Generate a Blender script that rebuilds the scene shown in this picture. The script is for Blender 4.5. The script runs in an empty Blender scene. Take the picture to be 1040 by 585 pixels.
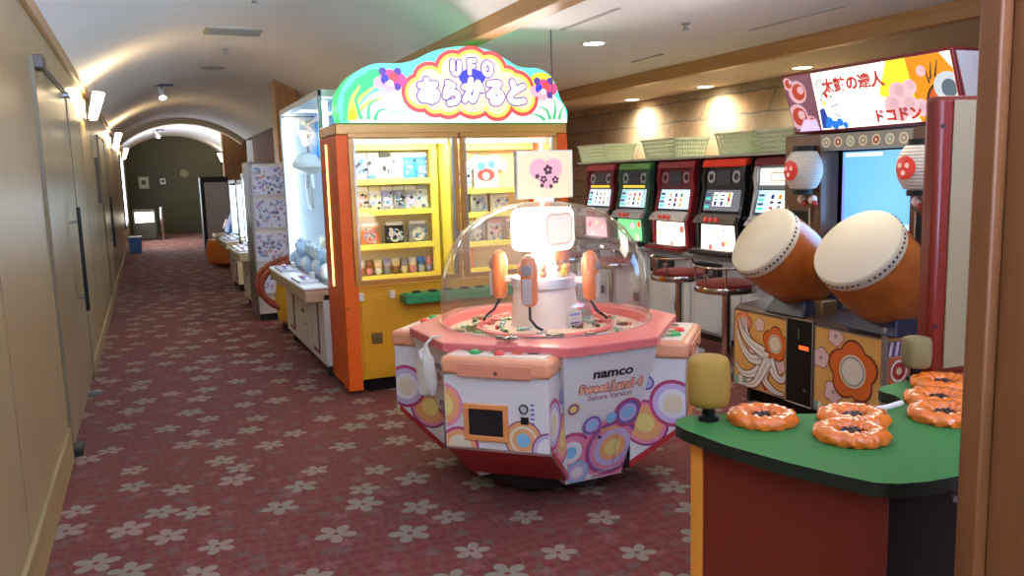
import bpy, math, random
from mathutils import Vector, Matrix
random.seed(7)
C = bpy.context.scene.collection
PI = math.pi
rad = math.radians
V = Vector

# ------------------------------------------------------------------ colours and materials
def lin(c):
    o = []
    for v in c[:3]:
        v = v / 255.0
        o.append(v / 12.92 if v <= 0.04045 else ((v + 0.055) / 1.055) ** 2.4)
    return (o[0], o[1], o[2], 1.0)

_mats = {}
def new_mat(name):
    m = bpy.data.materials.new(name)
    m.use_nodes = True
    nt = m.node_tree
    return m, nt, nt.nodes['Principled BSDF']

def M(name, col=(200, 200, 200), rough=0.5, metal=0.0, emit=0.0, ecol=None, var=0.10, scale=18.0, bump=0.0, spec=0.5, coat=0.0):
    """surface with a little procedural colour variation and grain"""
    if name in _mats:
        return _mats[name]
    m, nt, b = new_mat(name)
    N, L = nt.nodes, nt.links
    c = lin(col)
    tc = N.new('ShaderNodeTexCoord')
    nz = N.new('ShaderNodeTexNoise'); nz.inputs['Scale'].default_value = scale; nz.inputs['Detail'].default_value = 3
    L.new(tc.outputs['Object'], nz.inputs['Vector'])
    mx = N.new('ShaderNodeMix'); mx.data_type = 'RGBA'
    mx.inputs[6].default_value = tuple(v * (1 - var) for v in c[:3]) + (1,)
    mx.inputs[7].default_value = tuple(min(1, v * (1 + var)) for v in c[:3]) + (1,)
    L.new(nz.outputs['Fac'], mx.inputs[0])
    L.new(mx.outputs[2], b.inputs['Base Color'])
    b.inputs['Roughness'].default_value = rough
    b.inputs['Metallic'].default_value = metal
    b.inputs['Specular IOR Level'].default_value = spec
    if coat: b.inputs['Coat Weight'].default_value = coat
    if emit > 0:
        b.inputs['Emission Color'].default_value = lin(ecol or col)
        b.inputs['Emission Strength'].default_value = emit
    if bump > 0:
        bp = N.new('ShaderNodeBump'); bp.inputs['Strength'].default_value = bump; bp.inputs['Distance'].default_value = 0.004
        n2 = N.new('ShaderNodeTexNoise'); n2.inputs['Scale'].default_value = scale * 8
        L.new(tc.outputs['Object'], n2.inputs['Vector'])
        L.new(n2.outputs['Fac'], bp.inputs['Height']); L.new(bp.outputs['Normal'], b.inputs['Normal'])
    _mats[name] = m
    return m

def glass(name, tint=(245, 250, 250), refl=0.06, rough=0.02, haze=0.0, edge=0.75):
    if name in _mats: return _mats[name]
    m = bpy.data.materials.new(name); m.use_nodes = True
    nt = m.node_tree; N, L = nt.nodes, nt.links
    N.clear()
    out = N.new('ShaderNodeOutputMaterial')
    tr = N.new('ShaderNodeBsdfTransparent'); tr.inputs['Color'].default_value = lin(tint)
    gl = N.new('ShaderNodeBsdfGlossy'); gl.inputs['Roughness'].default_value = rough
    lw = N.new('ShaderNodeLayerWeight'); lw.inputs['Blend'].default_value = 0.5
    pw = N.new('ShaderNodeMath'); pw.operation = 'POWER'; pw.inputs[1].default_value = 3.5
    fr = N.new('ShaderNodeMath'); fr.operation = 'MULTIPLY'; fr.inputs[1].default_value = edge
    L.new(lw.outputs['Facing'], pw.inputs[0]); L.new(pw.outputs[0], fr.inputs[0])
    ad = N.new('ShaderNodeMath'); ad.operation = 'ADD'; ad.inputs[1].default_value = refl - 0.02; ad.use_clamp = True
    nz = N.new('ShaderNodeTexNoise'); nz.inputs['Scale'].default_value = 6
    mu = N.new('ShaderNodeMath'); mu.operation = 'MULTIPLY'; mu.inputs[1].default_value = 0.02
    a2 = N.new('ShaderNodeMath'); a2.operation = 'ADD'
    L.new(fr.outputs[0], ad.inputs[0]); L.new(nz.outputs['Fac'], mu.inputs[0])
    L.new(ad.outputs[0], a2.inputs[0]); L.new(mu.outputs[0], a2.inputs[1])
    mx = N.new('ShaderNodeMixShader')
    L.new(a2.outputs[0], mx.inputs[0]); L.new(tr.outputs[0], mx.inputs[1]); L.new(gl.outputs[0], mx.inputs[2])
    last = mx
    if haze > 0:
        df = N.new('ShaderNodeBsdfDiffuse'); df.inputs['Color'].default_value = (0.9, 0.9, 0.9, 1)
        m2 = N.new('ShaderNodeMixShader'); m2.inputs[0].default_value = haze
        L.new(mx.outputs[0], m2.inputs[1]); L.new(df.outputs[0], m2.inputs[2]); last = m2
    L.new(last.outputs[0], out.inputs['Surface'])
    _mats[name] = m
    return m

# ------------------------------------------------------------------ mesh builder
def frame(n, up=V((0, 0, 1))):
    n = V(n).normalized()
    u = up.cross(n)
    if u.length < 1e-6: u = V((1, 0, 0))
    u.normalize()
    v = n.cross(u)
    return u, v, n

def clip_poly(pts, clip):
    """Sutherland-Hodgman against a convex counter-clockwise polygon"""
    out = list(pts)
    n = len(clip)
    for i in range(n):
        a, b = clip[i], clip[(i + 1) % n]
        inp, out = out, []
        if not inp: return []
        def side(p): return (b[0]-a[0])*(p[1]-a[1]) - (b[1]-a[1])*(p[0]-a[0])
        for k in range(len(inp)):
            p, q = inp[k], inp[(k + 1) % len(inp)]
            sp, sq = side(p), side(q)
            if sp >= 0: out.append(p)
            if (sp >= 0) != (sq >= 0):
                t = sp / (sp - sq)
                out.append((p[0] + t*(q[0]-p[0]), p[1] + t*(q[1]-p[1])))
    return out

def circ(cx, cy, r, n=28, ry=None, rot=0.0, a0=0.0, a1=None):
    ry = r if ry is None else ry
    out = []
    full = a1 is None
    a1 = 2*PI if full else a1
    for i in range(n if full else n + 1):
        a = a0 + (a1 - a0)*i/n
        x, y = r*math.cos(a), ry*math.sin(a)
        out.append((cx + x*math.cos(rot) - y*math.sin(rot), cy + x*math.sin(rot) + y*math.cos(rot)))
    return out

def flower2(cx, cy, r, k=5, depth=0.28, rot=0.3, n=60):
    out = []
    for i in range(n):
        a = 2*PI*i/n
        rr = r*(1 - depth + depth*abs(math.cos(k*(a - rot)/2)))
        out.append((cx + rr*math.cos(a), cy + rr*math.sin(a)))
    return out

def spline2(pts, w0, w1, n=14):
    """tapered brush stroke through pts"""
    P = []
    m = len(pts) - 1
    for i in range(n + 1):
        t = i/n*m; k = min(int(t), m - 1); f = t - k
        p0 = pts[max(k-1, 0)]; p1 = pts[k]; p2 = pts[k+1]; p3 = pts[min(k+2, m)]
        P.append(tuple(0.5*((2*p1[j]) + (-p0[j]+p2[j])*f + (2*p0[j]-5*p1[j]+4*p2[j]-p3[j])*f*f + (-p0[j]+3*p1[j]-3*p2[j]+p3[j])*f**3) for j in (0, 1)))
    Lf, Rt = [], []
    for i, p in enumerate(P):
        a = P[max(i-1, 0)]; b = P[min(i+1, n)]
        d = math.hypot(b[0]-a[0], b[1]-a[1]) or 1
        nx, ny = -(b[1]-a[1])/d, (b[0]-a[0])/d
        w = (w0 + (w1 - w0)*i/n)/2
        Lf.append((p[0]+nx*w, p[1]+ny*w)); Rt.append((p[0]-nx*w, p[1]-ny*w))
    return Lf, Rt

_textcache = {}
def text_mesh(s, size, offset=0.0, shear=0.0, sx=1.0):
    key = (s, size, offset, shear, sx)
    if key in _textcache: return _textcache[key]
    cu = bpy.data.curves.new('lettering', 'FONT')
    cu.body = s; cu.size = size; cu.align_x = 'CENTER'; cu.align_y = 'CENTER'
    cu.offset = offset; cu.shear = shear; cu.resolution_u = 4
    ob = bpy.data.objects.new('lettering', cu)
    C.objects.link(ob)
    dg = bpy.context.evaluated_depsgraph_get(); dg.update()
    ev = ob.evaluated_get(dg); me = ev.to_mesh()
    vs = [(v.co.x*sx, v.co.y) for v in me.vertices]; fs = [tuple(p.vertices) for p in me.polygons]
    ev.to_mesh_clear()
    bpy.data.objects.remove(ob); bpy.data.curves.remove(cu)
    _textcache[key] = (vs, fs)
    return vs, fs

class MB:
    def __init__(s): s.v = []; s.f = []; s.m = []; s.mats = []
    def mi(s, m):
        if m not in s.mats: s.mats.append(m)
        return s.mats.index(m)
    def add(s, vs, fs, m):
        o = len(s.v); k = s.mi(m)
        s.v += [tuple(p) for p in vs]
        for f in fs: s.f.append(tuple(i + o for i in f)); s.m.append(k)
    def box(s, x0, x1, y0, y1, z0, z1, m, T=None):
        vs = [V((x, y, z)) for z in (z0, z1) for y in (y0, y1) for x in (x0, x1)]
        if T: vs = [T @ p for p in vs]
        s.add(vs, [(0, 2, 3, 1), (4, 5, 7, 6), (0, 1, 5, 4), (2, 6, 7, 3), (0, 4, 6, 2), (1, 3, 7, 5)], m)
        return s
    def hexa(s, vs, m):
        s.add(vs, [(0, 2, 3, 1), (4, 5, 7, 6), (0, 1, 5, 4), (2, 6, 7, 3), (0, 4, 6, 2), (1, 3, 7, 5)], m); return s
    def prism(s, pts, O, U, W, depth, m, m2=None, back=True):
        """2D polygon pts extruded along N = U x W by depth (away from viewer = -N)"""
        O, U, W = V(O), V(U), V(W); Nn = U.cross(W).normalized()
        n = len(pts)
        a = [O + U*p[0] + W*p[1] for p in pts]; b = [q - Nn*depth for q in a]
        s.add(a, [tuple(range(n))], m)
        if back: s.add(b, [tuple(reversed(range(n)))], m2 or m)
        s.add(a + b, [(i, n + i, n + (i+1) % n, (i+1) % n) for i in range(n)], m2 or m)
        return s
    def lathe(s, prof, m, O=(0, 0, 0), axis=(0, 0, 1), seg=32, caps=True, a0=0, a1=2*PI):
        """prof = [(r, h)...]"""
        u, w, n = frame(axis, V((0, 1, 0)) if abs(V(axis).normalized().z) > 0.9 else V((0, 0, 1)))
        O = V(O); full = abs(a1 - a0 - 2*PI) < 1e-6; k = seg if full else seg + 1
        vs = []
        for r, h in prof:
            for i in range(k):
                a = a0 + (a1 - a0)*i/seg
                vs.append(O + n*h + (u*math.cos(a) + w*math.sin(a))*r)
        fs = []
        for j in range(len(prof) - 1):
            for i in range(seg):
                i2 = (i + 1) % k
                fs.append((j*k + i, j*k + i2, (j+1)*k + i2, (j+1)*k + i))
        if caps and full:
            if prof[0][0] > 1e-5: fs.append(tuple(reversed(range(k))))
            if prof[-1][0] > 1e-5: fs.append(tuple((len(prof)-1)*k + i for i in range(k)))
        s.add(vs, fs, m); return s
    def cyl(s, p0, p1, r0, m, r1=None, seg=16):
        p0, p1 = V(p0), V(p1); d = p1 - p0
        return s.lathe([(r0, 0), (r0 if r1 is None else r1, d.length)], m, p0, d, seg)
    def ball(s, c, r, m, sc=(1, 1, 1), seg=14, rings=8):
        vs = []; fs = []
        for j in range(rings + 1):
            t = PI*j/rings
            for i in range(seg):
                a = 2*PI*i/seg
                vs.append((c[0] + r*sc[0]*math.sin(t)*math.cos(a), c[1] + r*sc[1]*math.sin(t)*math.sin(a), c[2] + r*sc[2]*math.cos(t)))
        for j in range(rings):
            for i in range(seg):
                fs.append((j*seg + i, (j+1)*seg + i, (j+1)*seg + (i+1) % seg, j*seg + (i+1) % seg))
        s.add(vs, fs, m); return s
    def tube(s, pts, r, m, seg=10, closed=False):
        pts = [V(p) for p in pts]; n = len(pts); rings = []
        prev = None
        for i, p in enumerate(pts):
            a = pts[(i-1) % n] if closed or i > 0 else p
            b = pts[(i+1) % n] if closed or i < n-1 else p
            t = (b - a).normalized()
            if prev is None: u, w, _ = frame(t, V((0, 0, 1)) if abs(t.z) < 0.9 else V((1, 0, 0)))
            else:
                u = (prev - t*prev.dot(t)).normalized(); w = t.cross(u)
            prev = u
            rr = r[i] if isinstance(r, (list, tuple)) else r
            rings.append([p + (u*math.cos(2*PI*k/seg) + w*math.sin(2*PI*k/seg))*rr for k in range(seg)])
        vs = [q for g in rings for q in g]; fs = []
        for i in range(n if closed else n - 1):
            j = (i + 1) % n
            for k in range(seg):
                fs.append((i*seg + k, i*seg + (k+1) % seg, j*seg + (k+1) % seg, j*seg + k))
        if not closed: fs += [tuple(reversed(range(seg))), tuple((n-1)*seg + k for k in range(seg))]
        s.add(vs, fs, m); return s
    # ---- printed artwork: thin films on a plane frame F = (O, U, W)
    def art(s, F, pts, m, off=0.0006, clip=None):
        if clip: pts = clip_poly(pts, clip)
        if len(pts) < 3: return s
        O, U, W = V(F[0]), V(F[1]), V(F[2]); Nn = U.cross(W).normalized()
        s.add([O + U*p[0] + W*p[1] + Nn*off for p in pts], [tuple(range(len(pts)))], m); return s
    def disc(s, F, cx, cy, r, m, off=0.0006, clip=None, ry=None, rot=0.0):
        return s.art(F, circ(cx, cy, r, ry=ry, rot=rot), m, off, clip)
    def rect(s, F, x0, x1, y0, y1, m, off=0.0006, clip=None):
        return s.art(F, [(x0, y0), (x1, y0), (x1, y1), (x0, y1)], m, off, clip)
    def stroke(s, F, pts, w0, w1, m, off=0.0006, clip=None, n=14):
        Lf, Rt = spline2(pts, w0, w1, n)
        for i in range(n):
            q = [Rt[i], Rt[i+1], Lf[i+1], Lf[i]]
            s.art(F, q, m, off, clip)
        return s
    def text(s, F, txt, cx, cy, size, m, off=0.001, offset=0.0, sx=1.0, shear=0.0):
        vs, fs = text_mesh(txt, size, offset, shear, sx)
        O, U, W = V(F[0]), V(F[1]), V(F[2]); Nn = U.cross(W).normalized()
        s.add([O + U*(p[0]+cx) + W*(p[1]+cy) + Nn*off for p in vs], fs, m); return s
    def build(s, name, parent=None, bev=0.0, label=None, smooth=35, seg=2, solid=0.0):
        me = bpy.data.meshes.new(name)
        me.from_pydata(s.v, [], s.f); me.update()
        for m in s.mats: me.materials.append(m)
        me.polygons.foreach_set('material_index', s.m)
        if smooth:
            me.polygons.foreach_set('use_smooth', [True]*len(s.f))
            me.set_sharp_from_angle(angle=rad(smooth))
        me.update()
        o = bpy.data.objects.new(name, me); C.objects.link(o)
        if parent: o.parent = parent
        if bev > 0:
            b = o.modifiers.new('soft_edges', 'BEVEL'); b.width = bev; b.segments = seg; b.limit_method = 'ANGLE'; b.angle_limit = rad(40)
        if label: o['label'] = label
        return o

def thing(name, label, cat, loc=(0, 0, 0), rz=0.0, group=None):
    o = bpy.data.objects.new(name, None); o.empty_display_size = 0.1; C.objects.link(o)
    o.location = loc; o.rotation_euler = (0, 0, rz)
    tag(o, label, cat, group); return o
def tag(o, label, cat, group=None, kind=None):
    if label: o['label'] = label
    if cat: o['category'] = cat
    if group: o['group'] = group
    if kind: o['kind'] = kind
    return o
def struct(o, label=None):
    o['kind'] = 'structure'
    if label: o['label'] = label
    return o
def copy_thing(src, loc, rz, label, group=None):
    def cp(o, parent):
        c = o.copy(); C.objects.link(c); c.parent = parent
        for ch in [x for x in src_children[o.name]]: cp(ch, c)
        return c
    src_children = {}
    def reg(o):
        src_children[o.name] = list(o.children)
        for ch in o.children: reg(ch)
    reg(src)
    r = cp(src, None); r.location = loc; r.rotation_euler = (0, 0, rz)
    r['label'] = label
    if group: r['group'] = group
    return r
def light(name, kind, loc, energy, col=(255, 255, 255), size=0.1, size_y=None, rot=None, target=None, spot=None, blend=0.5):
    l = bpy.data.lights.new(name, kind); l.energy = energy; l.color = lin(col)[:3]
    if kind == 'AREA':
        l.size = size
        if size_y: l.shape = 'RECTANGLE'; l.size_y = size_y
    elif kind in ('POINT', 'SPOT'): l.shadow_soft_size = size
    if kind == 'SPOT': l.spot_size = rad(spot or 60); l.spot_blend = blend
    o = bpy.data.objects.new(name, l); C.objects.link(o); o.location = loc
    if target is not None: o.rotation_euler = (V(target) - V(loc)).to_track_quat('-Z', 'Y').to_euler()
    elif rot: o.rotation_euler = rot
    return o
RIGHTROW = -PI/2      # things standing along the right wall or the left row, facing the corridor

# ------------------------------------------------------------------ camera
F_PX, H = 830.0, 1.5
yc = V((-373, 103.5, -F_PX)).normalized()
zv = (F_PX*F_PX - 373*175)/103.5
zc_ = -V((175, -zv, -F_PX)).normalized()
zc_ = (zc_ - yc*zc_.dot(yc)).normalized()
xc = yc.cross(zc_)
cam = bpy.data.cameras.new('camera'); cam.sensor_width = 36.0; cam.sensor_fit = 'HORIZONTAL'
cam.lens = F_PX*36.0/1040.0; cam.clip_start = 0.05; cam.clip_end = 100
co = bpy.data.objects.new('camera', cam); C.objects.link(co)
Rm = Matrix((xc, yc, zc_)).to_4x4()
co.matrix_world = Matrix.Translation((0, 0, H)) @ Rm
bpy.context.scene.camera = co

# ------------------------------------------------------------------ room materials
def carpet_mat():
    m, nt, b = new_mat('flowered_carpet'); N, L = nt.nodes, nt.links
    def math_(op, a, bb=None, clamp=False):
        n = N.new('ShaderNodeMath'); n.operation = op; n.use_clamp = clamp
        for i, x in enumerate((a, bb)):
            if x is None: continue
            if isinstance(x, (int, float)): n.inputs[i].default_value = x
            else: L.new(x, n.inputs[i])
        return n.outputs[0]
    tc = N.new('ShaderNodeTexCoord')
    def mixc(f, a, c):
        n = N.new('ShaderNodeMix'); n.data_type = 'RGBA'
        L.new(f, n.inputs[0])
        for i, x in ((6, a), (7, c)):
            if isinstance(x, tuple): n.inputs[i].default_value = x
            else: L.new(x, n.inputs[i])
        return n.outputs[2]
    def flowers(scale, rnd, r_big, offs, spread):
        mp = N.new('ShaderNodeMapping'); mp.inputs['Location'].default_value = offs; mp.inputs['Rotation'].default_value = (0, 0, 0.5)
        L.new(tc.outputs['Object'], mp.inputs['Vector'])
        vo = N.new('ShaderNodeTexVoronoi'); vo.voronoi_dimensions = '2D'; vo.inputs['Scale'].default_value = scale; vo.inputs['Randomness'].default_value = rnd
        L.new(mp.outputs[0], vo.inputs['Vector'])
        sub = N.new('ShaderNodeVectorMath'); sub.operation = 'SUBTRACT'
        L.new(mp.outputs[0], sub.inputs[0]); L.new(vo.outputs['Position'], sub.inputs[1])
        sp = N.new('ShaderNodeSeparateXYZ'); L.new(sub.outputs[0], sp.inputs[0])
        sc = N.new('ShaderNodeSeparateColor'); L.new(vo.outputs['Color'], sc.inputs[0])
        r = math_('SQRT', math_('ADD', math_('MULTIPLY', sp.outputs[0], sp.outputs[0]), math_('MULTIPLY', sp.outputs[1], sp.outputs[1])))
        a = math_('ARCTAN2', sp.outputs[1], sp.outputs[0])
        a = math_('ADD', a, math_('MULTIPLY', sc.outputs[0], 6.28))
        pet = math_('ABSOLUTE', math_('COSINE', math_('MULTIPLY', a, 2.5)))
        pet = math_('POWER', pet, 0.75)
        size = math_('ADD', r_big*(1-spread), math_('MULTIPLY', sc.outputs[1], r_big*spread))
        lim = math_('MULTIPLY', size, math_('ADD', 0.30, math_('MULTIPLY', pet, 0.72)))
        d = math_('MULTIPLY', math_('SUBTRACT', lim, r), 160.0, True)
        core = math_('MULTIPLY', math_('SUBTRACT', r, math_('MULTIPLY', size, 0.12)), 300.0, True)
        return d, core, sc.outputs[2]
    wv = N.new('ShaderNodeTexWave'); wv.wave_type = 'RINGS'; wv.inputs['Scale'].default_value = 4.2; wv.inputs['Distortion'].default_value = 7.0
    wv.inputs['Detail'].default_value = 2; wv.inputs['Detail Scale'].default_value = 1.2
    L.new(tc.outputs['Object'], wv.inputs['Vector'])
    nz = N.new('ShaderNodeTexNoise'); nz.inputs['Scale'].default_value = 3.2; nz.inputs['Detail'].default_value = 4
    L.new(tc.outputs['Object'], nz.inputs['Vector'])
    base = mixc(nz.outputs['Fac'], lin((104, 36, 44)), lin((114, 52, 44)))
    wf = math_('MULTIPLY', wv.outputs['Fac'], 0.3)
    base = mixc(wf, base, lin((148, 70, 62)))
    wv2 = N.new('ShaderNodeTexWave'); wv2.inputs['Scale'].default_value = 5.5; wv2.inputs['Distortion'].default_value = 9.0
    L.new(tc.outputs['Object'], wv2.inputs['Vector'])
    base = mixc(math_('MULTIPLY', math_('POWER', wv2.outputs['Fac'], 4.0), 0.5), base, lin((108, 82, 52)))
    d, core, rn = flowers(4.2, 0.75, 0.052, (0.3, 1.7, 0), 0.5)
    base = mixc(math_('MULTIPLY', d, 0.5), base, lin((142, 92, 88)))
    d, core, rn = flowers(5.6, 0.9, 0.045, (5.1, 2.2, 0), 0.3)
    base = mixc(math_('MULTIPLY', d, 0.45), base, lin((94, 98, 88)))
    d, core, rn = flowers(3.25, 0.68, 0.096, (0, 0, 0), 0.22)
    pale = mixc(rn, lin((140, 142, 122)), lin((160, 144, 128)))
    base = mixc(math_('MULTIPLY', math_('MULTIPLY', d, core), 0.76), base, pale)
    fz = N.new('ShaderNodeTexNoise'); fz.inputs['Scale'].default_value = 260; L.new(tc.outputs['Object'], fz.inputs['Vector'])
    base = mixc(math_('MULTIPLY', fz.outputs['Fac'], 0.22), base, lin((90, 45, 45)))
    L.new(base, b.inputs['Base Color'])
    b.inputs['Roughness'].default_value = 0.85; b.inputs['Specular IOR Level'].default_value = 0.25
    b.inputs['Sheen Weight'].default_value = 0.08; b.inputs['Sheen Roughness'].default_value = 0.4
    bp = N.new('ShaderNodeBump'); bp.inputs['Strength'].default_value = 0.35; bp.inputs['Distance'].default_value = 0.003
    L.new(fz.outputs['Fac'], bp.inputs['Height']); L.new(bp.outputs['Normal'], b.inputs['Normal'])
    return m

def wood_mat(name, c1, c2, rough=0.4, sc=(14, 14, 0.8), bands=3.0, coat=0.0):
    m, nt, b = new_mat(name); N, L = nt.nodes, nt.links
    tc = N.new('ShaderNodeTexCoord'); mp = N.new('ShaderNodeMapping'); mp.inputs['Scale'].default_value = sc
    L.new(tc.outputs['Object'], mp.inputs['Vector'])
    nz = N.new('ShaderNodeTexNoise'); nz.inputs['Scale'].default_value = bands; nz.inputs['Detail'].default_value = 8; nz.inputs['Distortion'].default_value = 0.6
    L.new(mp.outputs[0], nz.inputs['Vector'])
    cr = N.new('ShaderNodeValToRGB'); cr.color_ramp.elements[0].position = 0.3; cr.color_ramp.elements[1].position = 0.72
    cr.color_ramp.elements[0].color = lin(c1); cr.color_ramp.elements[1].color = lin(c2)
    L.new(nz.outputs['Fac'], cr.inputs[0]); L.new(cr.outputs[0], b.inputs['Base Color'])
    b.inputs['Roughness'].default_value = rough
    if coat: b.inputs['Coat Weight'].default_value = coat
    return m

def stone_mat():
    m, nt, b = new_mat('coursed_stone'); N, L = nt.nodes, nt.links
    tc = N.new('ShaderNodeTexCoord'); sp = N.new('ShaderNodeSeparateXYZ'); L.new(tc.outputs['Object'], sp.inputs[0])
    sk = N.new('ShaderNodeMath'); sk.operation = 'MULTIPLY_ADD'; sk.inputs[1].default_value = 0.55
    L.new(sp.outputs[2], sk.inputs[0]); L.new(sp.outputs[1], sk.inputs[2])
    cb = N.new('ShaderNodeCombineXYZ'); L.new(sk.outputs[0], cb.inputs[0]); L.new(sp.outputs[2], cb.inputs[1])
    nz0 = N.new('ShaderNodeTexNoise'); nz0.inputs['Scale'].default_value = 7; L.new(cb.outputs[0], nz0.inputs['Vector'])
    ad = N.new('ShaderNodeVectorMath'); ad.operation = 'MULTIPLY_ADD'
    ad.inputs[1].default_value = (0.05, 0.05, 0); L.new(nz0.outputs['Color'], ad.inputs[0]); L.new(cb.outputs[0], ad.inputs[2])
    br = N.new('ShaderNodeTexBrick'); br.inputs['Scale'].default_value = 1.0
    br.inputs['Brick Width'].default_value = 1.15; br.inputs['Row Height'].default_value = 0.235; br.inputs['Mortar Size'].default_value = 0.011
    br.inputs['Color1'].default_value = lin((196, 170, 134)); br.inputs['Color2'].default_value = lin((176, 164, 142)); br.inputs['Mortar'].default_value = lin((136, 134, 126))
    L.new(ad.outputs[0], br.inputs['Vector'])
    nz = N.new('ShaderNodeTexNoise'); nz.inputs['Scale'].default_value = 2.6; nz.inputs['Detail'].default_value = 9; nz.inputs['Roughness'].default_value = 0.7
    L.new(tc.outputs['Object'], nz.inputs['Vector'])
    mx = N.new('ShaderNodeMix'); mx.data_type = 'RGBA'; mx.blend_type = 'MULTIPLY'; mx.inputs[0].default_value = 0.75
    cr = N.new('ShaderNodeValToRGB'); cr.color_ramp.elements[0].position = 0.3; cr.color_ramp.elements[0].color = (0.5, 0.46, 0.4, 1); cr.color_ramp.elements[1].position = 0.65; cr.color_ramp.elements[1].color = (1, 0.95, 0.9, 1)
    L.new(nz.outputs['Fac'], cr.inputs[0]); L.new(br.outputs['Color'], mx.inputs[6]); L.new(cr.outputs[0], mx.inputs[7])
    L.new(mx.outputs[2], b.inputs['Base Color']); b.inputs['Roughness'].default_value = 0.9
    bp = N.new('ShaderNodeBump'); bp.inputs['Strength'].default_value = 0.6; bp.inputs['Distance'].default_value = 0.03
    L.new(nz.outputs['Fac'], bp.inputs['Height']); L.new(bp.outputs['Normal'], b.inputs['Normal'])
    return m

m_carpet = carpet_mat()
m_panelwall = wood_mat('pale_veneer_wall', (158, 138, 98), (168, 150, 110), 0.34, (3, 3, 0.25), 3.0)
m_doorveneer = wood_mat('pale_veneer_door', (154, 136, 98), (164, 146, 108), 0.28, (3, 3, 0.25), 3.0)
m_tanwood = wood_mat('tan_wood', (150, 106, 58), (186, 138, 84), 0.4, (10, 10, 0.6), 3.0)
m_brownwood = wood_mat('red_brown_wood', (100, 58, 28), (124, 76, 40), 0.45, (9, 9, 0.4), 3.0)
m_beamwood = wood_mat('beam_wood', (176, 132, 80), (200, 158, 104), 0.35, (8, 0.5, 8), 3.0)
m_stone = stone_mat()
m_plaster = M('white_plaster', (238, 238, 234), 0.75, var=0.03, scale=5, bump=0.05)
m_soffit = M('cream_soffit', (216, 204, 178), 0.7, var=0.03)
m_olive = M('olive_far_wall', (72, 70, 44), 0.6, var=0.12, scale=3)
m_basewood = wood_mat('baseboard_wood', (150, 128, 84), (170, 146, 98), 0.4, (6, 0.5, 6), 3.0)
m_black = M('satin_black', (16, 16, 17), 0.5, spec=0.3)
m_dark = M('dark_grey_metal', (48, 48, 50), 0.45, 0.3)
m_chrome = M('chrome', (205, 205, 208), 0.12, 1.0, var=0.03)
m_steel = M('brushed_steel', (150, 150, 150), 0.35, 0.9)
m_glass = glass('clear_glass', (240, 246, 246), 0.04)
m_white = M('gloss_white', (232, 232, 230), 0.3, var=0.03)
m_offwhite = M('warm_white_plastic', (216, 206, 190), 0.45, var=0.05)

# ------------------------------------------------------------------ room shell
XL, XR, YB, YF = -0.5, 6.02, -4.0, 27.6
mb = MB(); mb.box(-1.2, 6.4, YB, YF, -0.1, 0.0, m_carpet); struct(mb.build('floor', smooth=0))
mb = MB(); mb.box(XL-0.15, XL, YB, YF, 0, 2.58, m_panelwall)
for y in (1.7, 3.4, 8.6, 10.3, 13.4, 15.1, 16.8, 18.5):      # veneer panel joints, thin strips in a darker tone
    mb.box(XL, XL+0.0015, y-0.003, y+0.003, 0, 2.42, M('joint_dark_line', (112, 100, 74), 0.7))
struct(mb.build('wall_left', smooth=0))
mb = MB(); mb.box(XR, XR+0.15, YB, 14.2, 0, 2.6, m_stone); struct(mb.build('wall_right', smooth=0))
mb = MB(); mb.box(XL-0.15, 2.6, YF, YF+0.12, 0, 3.2, m_olive); struct(mb.build('wall_far', smooth=0))
mb = MB(); mb.box(2.42, XR, 14.0, 14.12, 0, 2.6, m_tanwood); struct(mb.build('wall_back', smooth=0))
mb = MB(); mb.box(2.3, 2.42, 12.2, YF, 0, 2.6, M('corridor_tan_panel', (118, 82, 48), 0.8)); struct(mb.build('wall_corridor', smooth=0))
# wall behind the camera, with a wide unseen window added to let in daylight
mb = MB()
mb.box(XL-0.15, XR, YB-0.12, YB, 0, 0.5, m_panelwall); mb.box(XL-0.15, XR, YB-0.12, YB, 2.3, 3.1, m_plaster)
mb.box(XL-0.15, 0.0, YB-0.12, YB, 0.5, 2.3, m_panelwall); mb.box(3.6, XR, YB-0.12, YB, 0.5, 2.3, m_panelwall)
struct(mb.build('wall_entrance', smooth=0))
mb = MB(); fr = M('window_frame_paint', (90, 84, 74), 0.5)
for x in (0.0, 0.9, 1.8, 2.7, 3.55): mb.box(x, x+0.05, YB-0.1, YB-0.04, 0.5, 2.3, fr)
mb.box(0.0, 3.6, YB-0.1, YB-0.04, 0.5, 0.55, fr); mb.box(0.0, 3.6, YB-0.1, YB-0.04, 2.25, 2.3, fr)
mb.box(0.05, 3.55, YB-0.075, YB-0.07, 0.55, 2.25, m_glass)
struct(mb.build('added_window_1', smooth=0))

# vaulted ceiling over the corridor
AX, AR, ZS = 0.86, None, 2.5
hs, rise = 1.36, 0.5
AR = (hs*hs + rise*rise)/(2*rise); ZC = ZS + rise - AR
def vault_z(x): return ZC + math.sqrt(max(AR*AR - (x-AX)**2, 0))
def arch(y0, y1, inner, thick, mat_, n=28):
    mb = MB(); a = math.asin(hs/AR)
    vs = []
    for y in (y0, y1):
        for rr in (inner, inner+thick):
            for i in range(n+1):
                t = -a + 2*a*i/n
                vs.append((AX + rr*math.sin(t), y, ZC + rr*math.cos(t)))
    k = n+1; fs = []
    for i in range(n):
        fs.append((i, i+1, 2*k+i+1, 2*k+i)); fs.append((k+i, 3*k+i, 3*k+i+1, k+i+1))
        fs.append((i, k+i, k+i+1, i+1)); fs.append((2*k+i, 2*k+i+1, 3*k+i+1, 3*k+i))
    mb.add(vs, fs, mat_); return mb
struct(arch(YB, YF, AR, 0.08, m_plaster).build('ceiling'), None)
struct(arch(20.2, 20.5, AR-0.12, 0.12, M('arch_rib_cream', (206, 190, 156), 0.7)).build('trim_1'))
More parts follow.
